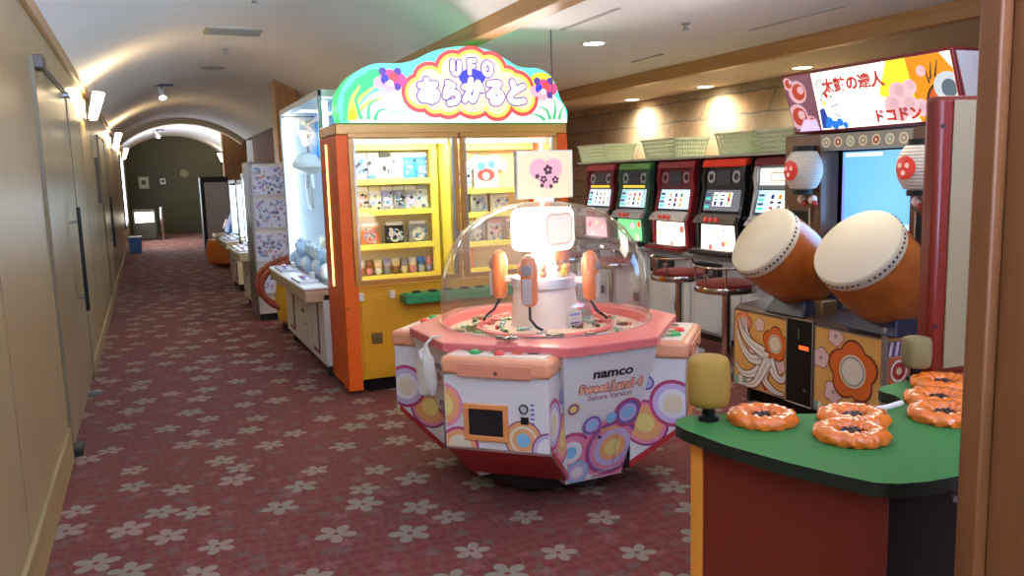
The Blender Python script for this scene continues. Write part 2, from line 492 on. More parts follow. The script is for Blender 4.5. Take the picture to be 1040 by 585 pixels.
mb = MB(); mb.box(2.2, 4.84, YB, 14.1, 2.52, 2.6, m_plaster); struct(mb.build('ceiling_flat', smooth=0))
mb = MB(); mb.box(4.9, XR+0.02, YB, 14.1, 2.42, 2.6, m_soffit); struct(mb.build('ceiling_soffit', smooth=0))
mb = MB(); mb.box(4.80, 4.9, YB, 14.1, 2.395, 2.56, m_beamwood); struct(mb.build('trim_2', bev=0.006))
mb = MB(); mb.box(2.16, 2.30, YB, 14.1, 2.44, 2.6, m_beamwood); struct(mb.build('trim_3', bev=0.006))
mb = MB(); mb.box(XL, XL+0.03, YB, YF, 2.44, 2.53, m_beamwood); struct(mb.build('trim_4', bev=0.004))
mb = MB(); mb.box(XL, XL+0.02, YB, 5.0, 0, 0.19, m_basewood); mb.box(XL, XL+0.02, 7.2, 20.0, 0, 0.12, m_basewood)
struct(mb.build('baseboard_left', bev=0.004))
# pillars on the right side of the corridor
for nm, x0, x1, y0, y1 in (('pillar_1', 1.66, 1.95, 11.3, 11.7), ('pillar_2', 1.78, 2.3, 21.0, 21.3)):
    mb = MB(); mb.box(x0, x1, y0, y1, 0, vault_z(x0)+0.02, m_tanwood); struct(mb.build(nm, bev=0.01))
# wooden jamb close to the camera on the right
mb = MB()
mb.box(1.255, 1.72, 0.9, 0.94, 0, 2.56, m_brownwood)
mb.box(1.28, 1.72, 0.80, 0.9, 0, 2.56, m_brownwood)
struct(mb.build('pillar_3', bev=0.004))

# ------------------------------------------------------------------ left wall: doors, sconces, signs
def wall_door(name, y0, y1, zt, handle_y, hz0, hz1, closer=False):
    mb = MB(); x = XL
    mb.box(x, x+0.012, y0+0.02, y1-0.02, 0.06, zt-0.02, m_doorveneer)
    d = struct(mb.build(name, bev=0.002))
    mb = MB(); jm = M('door_jamb_wood', (118, 104, 74), 0.5)
    mb.box(x, x+0.018, y0, y0+0.02, 0, zt, jm); mb.box(x, x+0.018, y1-0.02, y1, 0, zt, jm)
    mb.box(x, x+0.018, y0+0.02, y1-0.02, zt-0.02, zt, jm)
    mb.build('door_frame', d)
    mb = MB(); hx = x+0.07
    mb.box(hx-0.012, hx+0.012, handle_y-0.02, handle_y+0.02, hz0, hz1, m_black)
    for z in (hz0+0.1, hz1-0.1): mb.cyl((x+0.01, handle_y, z), (hx, handle_y, z), 0.011, m_steel)
    mb.build('door_handle', d, bev=0.004, label='black vertical pull bar on chrome standoffs')
    if closer:
        mb = MB(); mb.box(x+0.012, x+0.06, y0+0.03, y0+0.20, zt-0.06, zt+0.01, M('closer_bronze', (84, 74, 60), 0.5)); mb.build('door_closer', d, bev=0.006)
        mb = MB(); mb.tube([(x+0.04, y0+0.19, zt-0.02), (x+0.04, y1-0.12, zt-0.02)], 0.007, m_steel)
        mb.box(x+0.01, x+0.05, y1-0.22, y1-0.02, zt-0.035, zt-0.005, m_steel); mb.build('closer_arm', d)
        mb = MB(); mb.box(x+0.005, x+0.06, y0+0.0, y0+0.14, 0.0, 0.05, m_dark); mb.build('floor_pivot', d, bev=0.005)
        mb = MB(); mb.box(x, x+0.09, y1-0.55, y1-0.5, 0.0, 0.03, m_steel); mb.build('door_stop', d, bev=0.005)
    return d
wall_door('door_1', 5.06, 7.08, 2.2, 6.36, 0.65, 1.37, True)
wall_door('door_2', 11.5, 13.2, 2.15, 12.2, 0.7, 1.37)
mb = MB(); mb.box(XL, XL+0.02, 10.55, 10.95, 1.32, 1.84, M('dark_sign_plate', (70, 60, 44), 0.5))
Fs = ((XL+0.02, 10.95, 1.32), (0, -1, 0), (0, 0, 1))
for i in range(5):
    z = 0.05 + i*0.095
    mb.stroke(Fs, [(0.08, z+0.05), (0.32, z+0.055)], 0.014, 0.012, m_offwhite, n=2); mb.stroke(Fs, [(0.2, z+0.07), (0.18, z)], 0.012, 0.01, m_offwhite, n=2)
    mb.stroke(Fs, [(0.1, z+0.02), (0.3, z+0.01)], 0.012, 0.012, m_offwhite, n=2)
tag(mb.build('wall_sign', smooth=0), 'dark upright sign plate between the two doors on the pale corridor wall', 'sign')

m_sconce = M('lit_sconce_shade', (255, 236, 200), 0.5, emit=9.0, ecol=(255, 228, 180))
SC = [(9.1, 1, 'large lit sconce on the corridor wall, first one past the closer door'),
      (15.8, 1, 'lit wall sconce, middle one of the three along the pale corridor wall'),
      (22.1, 1, 'small lit wall sconce farthest down the pale corridor wall'),
      (26.4, -1, 'lit wall sconce on the right side at the corridor end')]
def sconce(y, side, label):
    x = XL if side == 1 else 2.3
    t = thing('wall_sconce', label, 'wall lamp', (x, y, 2.16), 0, 'corridor wall sconces')
    mb = MB(); Lf = []
    n = 10
    for i in range(n+1):
        a = -1.0 + 2.0*i/n
        Lf.append((0.03 + 0.15*math.cos(a*1.2), 0.20*a))
    vs = []
    for k, (z, f) in enumerate(((0.0, 0.72), (0.12, 0.85), (0.25, 1.0))):
        for (dx, dy) in Lf: vs.append((side*(dx*f + 0.02*k), dy*f, z))
    k = n+1; fs = [(j*k+i, j*k+i+1, (j+1)*k+i+1, (j+1)*k+i) for j in range(2) for i in range(n)]
    mb.add(vs, fs, m_sconce); o = mb.build('lamp_shade', t)
    so = o.modifiers.new('thickness', 'SOLIDIFY'); so.thickness = 0.006
    mb = MB(); mb.box(0 if side == 1 else -0.03, 0.03 if side == 1 else 0, -0.06, 0.06, 0.0, 0.18, m_steel); mb.build('wall_bracket', t, bev=0.004)
    light('sconce_glow', 'POINT', (x + side*0.13, y, 2.39), 13 if y < 25 else 7, (255, 222, 170), 0.05)
for s_ in SC: sconce(*s_)

# ------------------------------------------------------------------ ceiling fittings
mb = MB(); z = 2.988
vm = M('vent_cream', (176, 168, 140), 0.6)
t = thing('ceiling_vent', 'rectangular slatted air vent in the vaulted ceiling', 'vent', (0.93, 8.7, z), 0)
mb.box(-0.28, 0.28, -0.2, 0.2, -0.012, 0.03, vm); mb.build('frame', t, bev=0.004)
mb = MB()
for i in range(7): mb.box(-0.25, 0.25, -0.165+i*0.05, -0.14+i*0.05, -0.018, -0.010, M('vent_slat_grey', (150, 146, 128), 0.6))
mb.build('grille', t)
mb = MB(); mb.lathe([(0.001, 0.02), (0.15, 0.02), (0.16, 0.0), (0.14, -0.01), (0.001, -0.012)], M('speaker_grey', (168, 166, 158), 0.6), (0.93, 11.45, 2.99), caps=False)
tag(mb.build('ceiling_speaker'), 'round flush speaker disc in the vaulted ceiling beyond the vent', 'speaker')
def spotlight(x, y, label, aim):
    z = vault_z(x)
    t = thing('track_spotlight', label, 'spotlight', (x, y, z), 0, 'track spotlights on the vaulted ceiling')
    mb = MB(); mb.box(-0.16, 0.16, -0.02, 0.02, -0.03, 0.0, m_dark); mb.build('track', t, bev=0.003)
    mb = MB(); mb.cyl((0, 0, -0.03), (0, 0, -0.1), 0.01, m_dark)
    d = V(aim).normalized(); c = V((0, 0, -0.14))
    mb.cyl(c - d*0.1, c + d*0.07, 0.042, m_white, 0.05); mb.build('lamp_head', t)
    mb = MB(); mb.lathe([(0.001, 0), (0.044, 0)], M('spot_lens_lit', (255, 250, 235), 0.4, emit=14), c + d*0.072, d, 20, caps=False); mb.build('lens', t)
spotlight(0.33, 12.9, 'white track spotlight hanging from the near part of the vaulted ceiling', (0.1, -0.5, -0.7))
spotlight(0.42, 23.5, 'small white track spotlight under the far part of the vaulted ceiling', (0.1, -0.5, -0.7))
t = thing('track_spotlight', 'white spotlight between the wooden pillar and the tall glass crane cabinet', 'spotlight', (2.0, 12.2, 2.57), 0, 'track spotlights on the vaulted ceiling')
mb = MB(); mb.cyl((0, 0, -0.3), (0, 0, 0), 0.01, m_dark); mb.cyl((0, 0, -0.28), (0, -0.12, -0.36), 0.045, m_white); mb.build('lamp_head', t)
def downlight(x, y, z, label, on=True):
    t = thing('downlight', label, 'ceiling light', (x, y, z), 0, 'recessed ceiling downlights')
    mb = MB(); mb.lathe([(0.10, 0.012), (0.115, 0.0), (0.10, -0.006), (0.085, -0.004), (0.08, 0.012)], m_white, caps=False); mb.build('trim_ring', t)
    mb = MB(); mb.lathe([(0.001, -0.001), (0.08, -0.001)], M('downlight_lit', (255, 238, 206), 0.5, emit=16), caps=False); mb.build('lamp', t)
for x, y, lb in ((5.70, 6.05, 'recessed downlight nearest the drum game marquee'), (5.80, 7.64, 'recessed downlight washing the stone wall behind the third basket'),
                 (5.80, 9.15, 'recessed downlight washing the stone wall above the second basket')):
    downlight(x, y, 2.419, lb)
    light('downlight_beam', 'SPOT', (x, y, 2.40), 34, (255, 230, 194), 0.03, target=(x+0.06, y, 0.9), spot=100, blend=0.7)
    light('downlight_spill', 'SPOT', (x, y, 2.405), 75, (255, 236, 212), 0.06, target=(x-0.1, y, 0.9), spot=165, blend=0.8)
downlight(3.35, 5.84, 2.519, 'recessed downlight in the flat white ceiling beside the prize cabinet sign')
light('downlight_beam', 'SPOT', (3.35, 5.84, 2.50), 60, (255, 235, 205), 0.05, target=(3.35, 5.84, 0), spot=110, blend=0.7)
for x, y0, y1, lb in ((2.80, 4.55, 5.35, 'narrow slot in the flat ceiling above the prize cabinet'), (4.25, 6.2, 6.7, 'short slot line in the flat ceiling over the slot machines'), (4.2, 4.1, 5.0, 'long thin slot line in the flat ceiling before the drum game')):
    mb = MB(); mb.box(x-0.015, x+0.015, y0, y1, 2.512, 2.525, M('slot_grey', (170, 168, 160), 0.6))
    tag(mb.build('ceiling_slot', bev=0.003), lb, 'ceiling slot', 'thin slots in the flat ceiling')
for x, y, z, lb in ((0.93, 7.1, 2.99, 'tiny sprinkler head in the vault nearest the camera'), (0.95, 9.9, 2.99, 'tiny sprinkler head in the vault between vent and speaker'), (3.55, 4.9, 2.52, 'tiny sprinkler head in the flat white ceiling')):
    mb = MB(); mb.lathe([(0.03, 0.0), (0.03, -0.008), (0.012, -0.012), (0.012, -0.04), (0.025, -0.042), (0.025, -0.046)], m_steel, (x, y, z))
    tag(mb.build('sprinkler_head'), lb, 'sprinkler', 'ceiling sprinkler heads')
mb = MB(); mb.cyl((2.735, 5.38, 2.02), (2.735, 5.38, 2.52), 0.004, m_dark, seg=8)
tag(mb.build('hanging_cable'), 'thin dark cable dropping from the flat ceiling to the prize cabinet sign', 'cable')

# ------------------------------------------------------------------ printed colours
def P(name, col, emit=0.0, rough=0.4): return M('print_' + name, col, rough, emit=emit, var=0.04, scale=30)
m_orange = M('orange_post_paint', (232, 98, 22), 0.5, var=0.08, spec=0.3)
m_yellowp = M('yellow_cabinet_paint', (216, 156, 34), 0.35, var=0.06)
m_gold = M('gold_door_frame', (176, 126, 58), 0.35, 0.35, var=0.08)
m_yshelf = M('lemon_shelf_plastic', (240, 226, 96), 0.5, var=0.04)
m_green = M('green_ledge_plastic', (40, 140, 84), 0.4)
m_tube = M('fluorescent_tube', (255, 255, 250), 0.4, emit=4.5, ecol=(250, 252, 255))
m_prizeback = M('prize_wall_white', (226, 206, 160), 0.7, var=0.05, scale=8)

# ------------------------------------------------------------------ yellow and orange prize cabinet
ufo = thing('prize_cabinet', 'big yellow and orange prize cabinet with a lit arched sign on top', 'arcade machine', (2.05, 5.55, 0))
mb = MB(); mb.box(-0.76, 0.84, 0.03, 0.53, 0.10, 0.765, m_yellowp)
mb.box(-0.74, -0.12, 0.024, 0.03, 0.13, 0.70, m_yellowp); mb.box(-0.08, 0.80, 0.024, 0.03, 0.13, 0.60, m_yellowp)
mb.box(-0.68, -0.60, 0.018, 0.025, 0.35, 0.43, M('grille_brown', (140, 96, 40), 0.6))
for i in range(6): mb.box(-0.675, -0.605, 0.014, 0.018, 0.356+i*0.012, 0.361+i*0.012, M('grille_slot', (90, 62, 26), 0.6))
mb.build('base_cabinet', ufo, bev=0.008)
mb = MB(); mb.box(-0.70, 0.78, 0.08, 0.50, 0.0, 0.10, m_black); mb.build('plinth', ufo)
for sx in (-1, 1):
    mb = MB()
    x0 = -0.86 if sx < 0 else 0.79
    mb.box(x0, x0+0.10, 0.0, 0.16, 0.035, 1.80, m_orange); mb.box(x0, x0+0.02, 0.16, 0.54, 0.05, 1.80, m_orange)
    for z in (0.62, 0.47): mb.cyl((x0+0.02, 0.002, z), (x0+0.02, -0.006, z), 0.008, M('bolt_brown', (130, 60, 24), 0.4))
    mb.build('corner_post', ufo, bev=0.022, seg=3, label='orange rounded corner post')
mb = MB(); mb.box(-0.866, -0.861, 0.30, 0.33, 0.75, 1.75, M('warm_light_strip', (255, 190, 90), 0.4, emit=4)); mb.build('light_strip', ufo)
mb = MB(); mb.box(-0.86, 0.89, 0.0, 0.54, 1.80, 1.88, m_gold); mb.build('top_rail', ufo, bev=0.01)
mb = MB(); mb.box(-0.84, 0.87, 0.50, 0.53, 0.765, 1.80, m_prizeback); mb.box(-0.76, 0.80, 0.03, 0.50, 1.775, 1.80, m_prizeback); mb.box(-0.02, 0.02, 0.12, 0.50, 0.765, 1.80, m_yshelf)
mb.box(0.80, 0.87, 0.16, 0.50, 0.765, 1.80, m_prizeback); mb.box(-0.84, -0.78, 0.16, 0.50, 0.765, 1.80, m_prizeback)
mb.build('inner_lining', ufo)
def glass_door(x0, x1):
    mb = MB(); z0, z1, w = 0.772, 1.815, 0.034
    y0, y1 = -0.012, 0.022
    mb.box(x0, x1, y0, y1, z0, z0+w, m_gold); mb.box(x0, x1, y0, y1, z1-w, z1, m_gold)
    mb.box(x0, x0+w, y0, y1, z0+w, z1-w, m_gold); mb.box(x1-w, x1, y0, y1, z0+w, z1-w, m_gold)
    d = mb.build('glass_door', ufo, bev=0.004, label='gold framed glass door')
    for xa in (x0+w, x1-w-0.014):
        mb = MB(); mb.box(xa, xa+0.014, y0+0.004, y1, z0+w, z1-w, m_steel); mb.build('inner_edge', d)
    mb = MB(); mb.box(x0+w, x1-w, 0.002, 0.007, z0+w, z1-w, glass('door_glass', refl=0.02)); mb.build('pane', d, smooth=0)
    return d
d1 = glass_door(-0.78, 0.008); d2 = glass_door(0.022, 0.80)
mb = MB(); mb.cyl((-0.012, -0.012, 1.03), (-0.012, -0.03, 1.03), 0.02, m_steel); mb.box(-0.02, -0.004, -0.02, -0.012, 0.98, 1.12, m_steel); mb.build('lock', d1)
SH1 = (1.490, 1.265, 1.015, 0.785); SH2 = (1.40, 1.215, 0.99, 0.785)
def shelf(x0, x1, z, d=0.26):
    mb = MB(); mb.box(x0, x1, 0.345, 0.50, z-0.012, z, m_yshelf); mb.box(x0, x1, 0.33, 0.345, z-0.03, z+0.012, m_yshelf); mb.build('shelf', ufo, bev=0.003, label='lemon yellow shelf')
for z in SH1: shelf(-0.70, -0.04, z)
for z in SH2: shelf(0.04, 0.78, z)
mb = MB(); mb.box(-0.72, -0.04, 0.33, 0.37, 1.71, 1.765, m_yshelf); mb.box(0.05, 0.76, 0.33, 0.37, 1.70, 1.755, m_yshelf)
mb.box(-0.09, -0.05, 0.30, 0.36, 0.80, 1.77, m_yshelf)
mb.build('shelf_frame', ufo, bev=0.003)
for x in (-0.755, 0.055, 0.765):
    mb = MB(); mb.cyl((x, 0.20, 0.82), (x, 0.20, 1.74), 0.013, m_tube, seg=12); mb.build('fluorescent_tube', ufo)
mb = MB(); mb.box(-0.72, 0.78, 0.15, 0.19, 1.75, 1.77, m_tube); mb.build('top_light', ufo)
light('cabinet_glow', 'AREA', (1.70, 5.66, 1.74), 4.5, (255, 248, 222), 0.6, 0.08, target=(1.70, 5.95, 1.1))
light('cabinet_glow', 'AREA', (2.45, 5.66, 1.74), 4.5, (255, 248, 222), 0.6, 0.08, target=(2.45, 5.95, 1.1))
mb = MB(); mb.box(-0.46, 0.40, -0.13, 0.03, 0.635, 0.69, m_green); mb.box(-0.44, 0.38, -0.11, 0.02, 0.69, 0.70, m_green)
for x in (-0.36, -0.24, -0.13, 0.0, 0.12, 0.25): mb.lathe([(0.036, 0), (0.036, 0.006), (0.022, 0.014), (0.001, 0.015)], m_black, (x, -0.05, 0.70), seg=18)
mb.build('control_ledge', ufo, bev=0.012, label='green control ledge with dark buttons')
for x in (-0.74, -0.52):
    mb = MB(); mb.box(x-0.018, x+0.018, 0.0, 0.03, 0.665, 0.72, m_offwhite); mb.build('coin_plate', ufo, bev=0.004)
# the arched sign
def bxz(px, py): return ((px-340)*0.00743 - 0.85, (125-py)*0.0069 + 1.88)
outl = [(343, 125), (341, 108), (346, 92), (358, 78), (376, 69), (398, 68), (415, 64), (430, 56), (448, 51), (468, 49), (488, 52), (505, 60), (520, 68), (540, 69), (553, 76), (560, 88), (564, 100), (571, 112), (571, 125)]
def smooth_outline(pts, n=4):
    out = []; m = len(pts)
    for i in range(m-1):
        p0, p1, p2, p3 = pts[max(i-1, 0)], pts[i], pts[i+1], pts[min(i+2, m-1)]
        for k in range(n):
            f = k/n
            out.append(tuple(0.5*((2*p1[j]) + (-p0[j]+p2[j])*f + (2*p0[j]-5*p1[j]+4*p2[j]-p3[j])*f*f + (-p0[j]+3*p1[j]-3*p2[j]+p3[j])*f**3) for j in (0, 1)))
    return out + [pts[-1]]
sm = smooth_outline([bxz(*p) for p in outl]); poly = list(reversed(sm))
EB = 0.62
sg = MB(); m_sgreen = P('sign_green', (56, 190, 110), 0.38); m_swhite = P('sign_white', (250, 252, 250), EB)
m_ssky = P('sign_sky', (100, 226, 200), 0.42); m_sred = P('sign_coral', (226, 70, 66), 0.42); m_syel = P('sign_yellow', (250, 216, 70), 0.5)
m_scream = P('sign_cream', (255, 206, 160), 0.5); m_spur = P('sign_purple', (92, 56, 150), 0.3); m_sblue = P('sign_blue', (52, 60, 206), 0.4)
m_spink = P('sign_pink', (244, 70, 130), 0.42); m_slime = P('sign_lime', (206, 230, 40), 0.5); m_sltp = P('sign_lightpink', (250, 160, 170), 0.5)
sg.prism(poly, (0, -0.05, 0), (1, 0, 0), (0, 0, 1), 0.20, m_ssky, M('sign_side_green', (52, 176, 104), 0.4, emit=1.0))
sign = sg.build('sign_box', ufo, label='green rimmed arched sign box', smooth=30)
Fb = ((0, -0.05, 0), (1, 0, 0), (0, 0, 1))
def inset_y(poly, k):
    cx = sum(p[0] for p in poly)/len(poly); cz = 1.88
    return [((p[0]-cx)*k+cx, (p[1]-cz)*k+cz) for p in poly]
sg = MB()
z0 = 1.884
def xz(px, py): return bxz(px, py)
ins = inset_y(poly, 0.955)
# white ground and left green palm, right lime sun
sg.art(Fb, ins, m_ssky, 0.0008)
sg.art(Fb, [xz(*p) for p in ((350, 125), (571, 125), (568, 108), (556, 96), (520, 84), (430, 84), (395, 88), (372, 98), (358, 112))], m_swhite, 0.0012)
sg.art(Fb, [xz(*p) for p in ((344, 124), (352, 124), (362, 100), (378, 86), (400, 84), (394, 74), (374, 74), (358, 84), (347, 98))], m_sgreen, 0.0014)
sg.disc(Fb, *xz(543, 86), 0.105, m_slime, 0.0014, ry=0.09)
for (a, b, c_) in (((352, 122), (360, 104), (376, 90)), ((354, 122), (366, 108), (384, 100)), ((352, 123), (354, 104), (362, 90))):
    sg.stroke(Fb, [xz(*a), xz(*b), xz(*c_)], 0.045, 0.008, m_syel, 0.0018)
for a in ((362, 122, 358, 104, 366, 94), (368, 122, 370, 108, 380, 102), (374, 123, 378, 114, 388, 112)):
    sg.stroke(Fb, [xz(a[0], a[1]), xz(a[2], a[3]), xz(a[4], a[5])], 0.03, 0.006, m_sgreen, 0.0020)
for a in ((552, 122, 548, 112, 538, 108), (556, 122, 558, 110, 556, 100), (562, 122, 564, 114, 568, 106), (546, 123, 540, 118, 530, 116)):
    sg.stroke(Fb, [xz(a[0], a[1]), xz(a[2], a[3]), xz(a[4], a[5])], 0.03, 0.006, m_sgreen, 0.0020)
# cloud-shaped logo ground
cl = [(418, 96, .115), (428, 84, .11), (440, 92, .14), (452, 74, .13), (470, 72, .15), (488, 74, .13), (505, 86, .12), (516, 92, .13), (522, 100, .11), (470, 96, .17), (445, 102, .12), (495, 104, .12), (432, 104, .09)]
for k, (mt, dr) in enumerate(((m_sred, 0.040), (m_syel, 0.012), (m_scream, -0.010))):
    for j, (px, py, r) in enumerate(cl):
        c_ = xz(px, py); sg.disc(Fb, c_[0], c_[1], r*0.82+dr, mt, 0.0022 + k*0.0007 + j*0.00001)
sg.art(Fb, [xz(*p) for p in ((440, 111), (505, 111), (500, 117), (444, 117))], m_sred, 0.0021)
sg.disc(Fb, *xz(470, 80), 0.10, m_sblue, 0.0046, ry=0.06)
KANA = {'U': [[(.15, .95), (.15, .3), (.5, .05), (.85, .3), (.85, .95)]], 'F': [[(.25, .0), (.25, .95)], [(.25, .95), (.8, .95)], [(.25, .52), (.7, .52)]],
        'O': [[(.5, .97), (.15, .8), (.12, .3), (.5, .03), (.88, .3), (.85, .8), (.5, .97)]],
        'あ': [[(.10, .76), (.85, .80)], [(.42, 1.0), (.38, .5), (.46, .08)], [(.68, .62), (.5, .2), (.22, .10), (.10, .28), (.3, .52), (.62, .56), (.9, .4), (.86, .15), (.62, .02)]],
        'ら': [[(.35, .98), (.62, .86)], [(.3, .72), (.22, .35), (.5, .55), (.82, .45), (.78, .15), (.4, .03)]],
        'か': [[(.05, .66), (.58, .72), (.66, .4), (.5, .05), (.34, .15)], [(.4, 1.0), (.3, .5), (.06, .05)], [(.76, .88), (.96, .55)]],
        'る': [[(.22, .93), (.75, .93), (.2, .38), (.6, .58), (.88, .35), (.7, .06), (.4, .06), (.42, .24), (.6, .2)]],
        'と': [[(.33, .98), (.46, .55)], [(.90, .78), (.35, .48), (.18, .2), (.45, .02), (.92, .08)]]}
def bubble(mb, Fp, ch, cx, cy, w, h, th, mt, o):
    for st_ in KANA[ch]:
        pts = [(cx + (p[0]-.5)*w, cy + (p[1]-.5)*h) for p in st_]
        mb.stroke(Fp, pts, th, th, mt, o, None, 6*(len(pts)-1)); o += .00002
        Lf, Rt = spline2(pts, th, th, 6*(len(pts)-1))
        for a_, b_ in zip(Lf, Rt): mb.disc(Fp, (a_[0]+b_[0])/2, (a_[1]+b_[1])/2, th/2, mt, o); o += .00001
for k, (mt, ex) in enumerate(((m_spur, .020), (m_swhite, 0.0))):
    for i, ch in enumerate('UFO'):
        c_ = xz(454 + i*16, 71 - (2 if i == 1 else 0)); bubble(sg, Fb, ch, c_[0], c_[1], 0.070, 0.092, 0.029+ex, mt, 0.0052+k*.0022)
    for i, ch in enumerate('あらかると'):
        c_ = xz(426 + i*22.2, 94 - (0, -2, 1, -1, 0)[i]); bubble(sg, Fb, ch, c_[0], c_[1], 0.146, 0.145, 0.041+ex, mt, 0.0056+k*.0022)
c_ = xz(472, 113); sg.text(Fb, 'アラカルト', c_[0], c_[1], 0.035, m_sltp, 0.0050, 0.001, 1.6)
c_ = xz(396, 116); sg.text(Fb, 'SEGA', c_[0], c_[1], 0.055, M('print_sign_pale_teal', (110, 190, 184), 0.4, emit=0.35), 0.003, 0.001)
# round pink and blue blossoms left and right
for (bx_, by_, s_) in ((390, 84, 1.0), (545, 90, 1.0)):
    c0 = xz(bx_, by_)
    for j, (dx, dy, r, mt) in enumerate(((0, 0, .07, m_spink), (-.075, -.02, .04, m_sltp), (.07, .0, .045, m_spink), (-.05, .055, .026, m_spur), (.055, .055, .026, m_spur), (-.03, 0, .035, m_sblue), (.02, .02, .032, m_sred), (.05, -.045, .026, m_spur), (-.01, -.05, .04, m_sltp), (.0, -.02, .02, m_swhite))):
        sg.disc(Fb, c0[0]+dx*s_, c0[1]+dy*s_, r*s_, mt, 0.003 + j*0.0002)
sg.build('sign_artwork', ufo, smooth=0, label='backlit artwork with white bubble lettering in a coral cloud')
light('sign_glow', 'AREA', (2.05, 5.42, 2.12), 5, (255, 245, 235), 1.5, 0.3, target=(2.05, 2.0, 1.9))

# ------------------------------------------------------------------ prizes inside the cabinet
UX, UY = 2.05, 5.55
pr_cols = {'white': (236, 234, 228), 'grey': (150, 154, 168), 'blue': (70, 130, 210), 'black': (34, 32, 34), 'lavender': (176, 168, 214), 'brown': (140, 96, 60), 'pink': (232, 150, 160), 'orange': (226, 130, 70), 'red': (206, 60, 60), 'cream': (236, 222, 180), 'silver': (190, 196, 204), 'cyan': (60, 190, 240), 'green': (110, 160, 90)}
def PM(c): return M('prize_' + c, pr_cols[c], 0.45, var=0.12, scale=40)
def packet(x, z, w, h, c, c2, label, group, y=0.43, hang=True):
    """a sealed pouch with a header card, standing or hanging above its shelf"""
    t = thing('prize_packet', label, 'prize', (UX+x, UY+y, z), random.uniform(-.12, .12), group)
    mb = MB(); n = 10; vs = []; k = 7
    for s_ in (-1, 1):
        for j in range(k):
            for i in range(n):
                u = i/(n-1)*2-1; v_ = j/(k-1)
                th = 0.022*math.sqrt(max(0, 1-u**4))*math.sin(PI*min(1, max(0, v_)))**0.5
                vs.append((u*w/2, s_*th, v_*h*0.86))
    fs = []
    for s_ in range(2):
        for j in range(k-1):
            for i in range(n-1):
                a = s_*n*k + j*n + i; q = (a, a+1, a+n+1, a+n)
                fs.append(q if s_ == 0 else q[::-1])
    mb.add(vs, fs, PM(c)); Fp = ((0, -0.024, 0), (1, 0, 0), (0, 0, 1))
    r = w*0.32
    mb.disc(Fp, 0, h*0.40, r, PM(c2), ry=r*1.1); mb.disc(Fp, -r*0.35, h*0.46, r*0.28, PM('white'), 0.0014); mb.disc(Fp, r*0.35, h*0.46, r*0.28, PM('white'), 0.0014)
    mb.disc(Fp, 0, h*0.30, r*0.4, PM(c), 0.0014)
    kk = list(pr_cols)
    for j in range(16):
        mb.art(Fp, flower2(random.uniform(-w*.40, w*.40), random.uniform(h*.12, h*.74), random.uniform(.006, .016), random.choice((3, 4, 5)), 0.3, random.uniform(0, 3), 20), PM(random.choice((c2, 'grey', 'black', 'lavender', 'silver', 'blue' if c != 'cream' else 'brown'))), 0.0018+j*.00005)
    mb.build('pouch', t)
    mb = MB(); mb.box(-w*0.42, w*0.42, -0.006, 0.006, h*0.84, h, PM(c2 if c == 'white' else 'white')); mb.build('header_card', t, bev=0.002)
    return t
def figure(x, z, h, c, c2, label, group, y=0.42):
    """little boxed toy: body, head, ears on a card base"""
    t = thing('prize_toy', label, 'prize', (UX+x, UY+y, z), random.uniform(-.4, .4), group)
    mb = MB(); mb.ball((0, 0, h*0.30), h*0.26, PM(c), (0.9, 0.75, 1.15), 12, 7); mb.build('body', t)
    mb = MB(); mb.ball((0, -0.004, h*0.72), h*0.27, PM(c2), (1, .9, .95), 12, 7)
    for s_ in (-1, 1): mb.ball((s_*h*0.17, 0, h*0.93), h*0.09, PM(c2), seg=8, rings=5)
    for s_ in (-1, 1): mb.ball((s_*h*0.09, -h*0.24, h*0.75), h*0.03, PM('black'), seg=6, rings=4)
    mb.build('head', t)
    return t
rowdef = [(SH1[0], 'top', [('lavender', 'blue'), ('grey', 'white'), ('white', 'black'), ('silver', 'grey'), ('cyan', 'blue'), ('blue', 'cyan')], 0.10, 0.20),
          (SH1[1], 'second', [('cream', 'pink'), ('white', 'cream'), ('lavender', 'white'), ('grey', 'black'), ('silver', 'lavender'), ('white', 'silver')], 0.10, 0.18),
          (SH1[2], 'third', [('orange', 'pink'), ('black', 'white'), ('grey', 'white')], 0.15, 0.165)]
for z, nm, cs, w, h in rowdef:
    n = len(cs)
    for i, (c, c2) in enumerate(cs):
        x = -0.64 + (i+0.5)*0.55/n
        packet(x, z+0.001, w*0.95, h, c, c2, f'{c} pouch with {c2} print, {["first","second","third","fourth","fifth","sixth"][i]} on the {nm} shelf behind the left glass door', f'prize pouches on the {nm} yellow shelf')
fc = [('orange', 'white'), ('pink', 'brown'), ('white', 'cream'), ('grey', 'lavender'), ('brown', 'cream'), ('cream', 'grey'), ('pink', 'white'), ('silver', 'blue'), ('lavender', 'pink')]
for i, (c, c2) in enumerate(fc):
    figure(-0.67 + (i+0.5)*0.60/9, SH1[3]+0.001, 0.122, c, c2, f'small {c} toy with {c2} head on the lowest shelf behind the left glass door', 'little toys on the lowest yellow shelf')
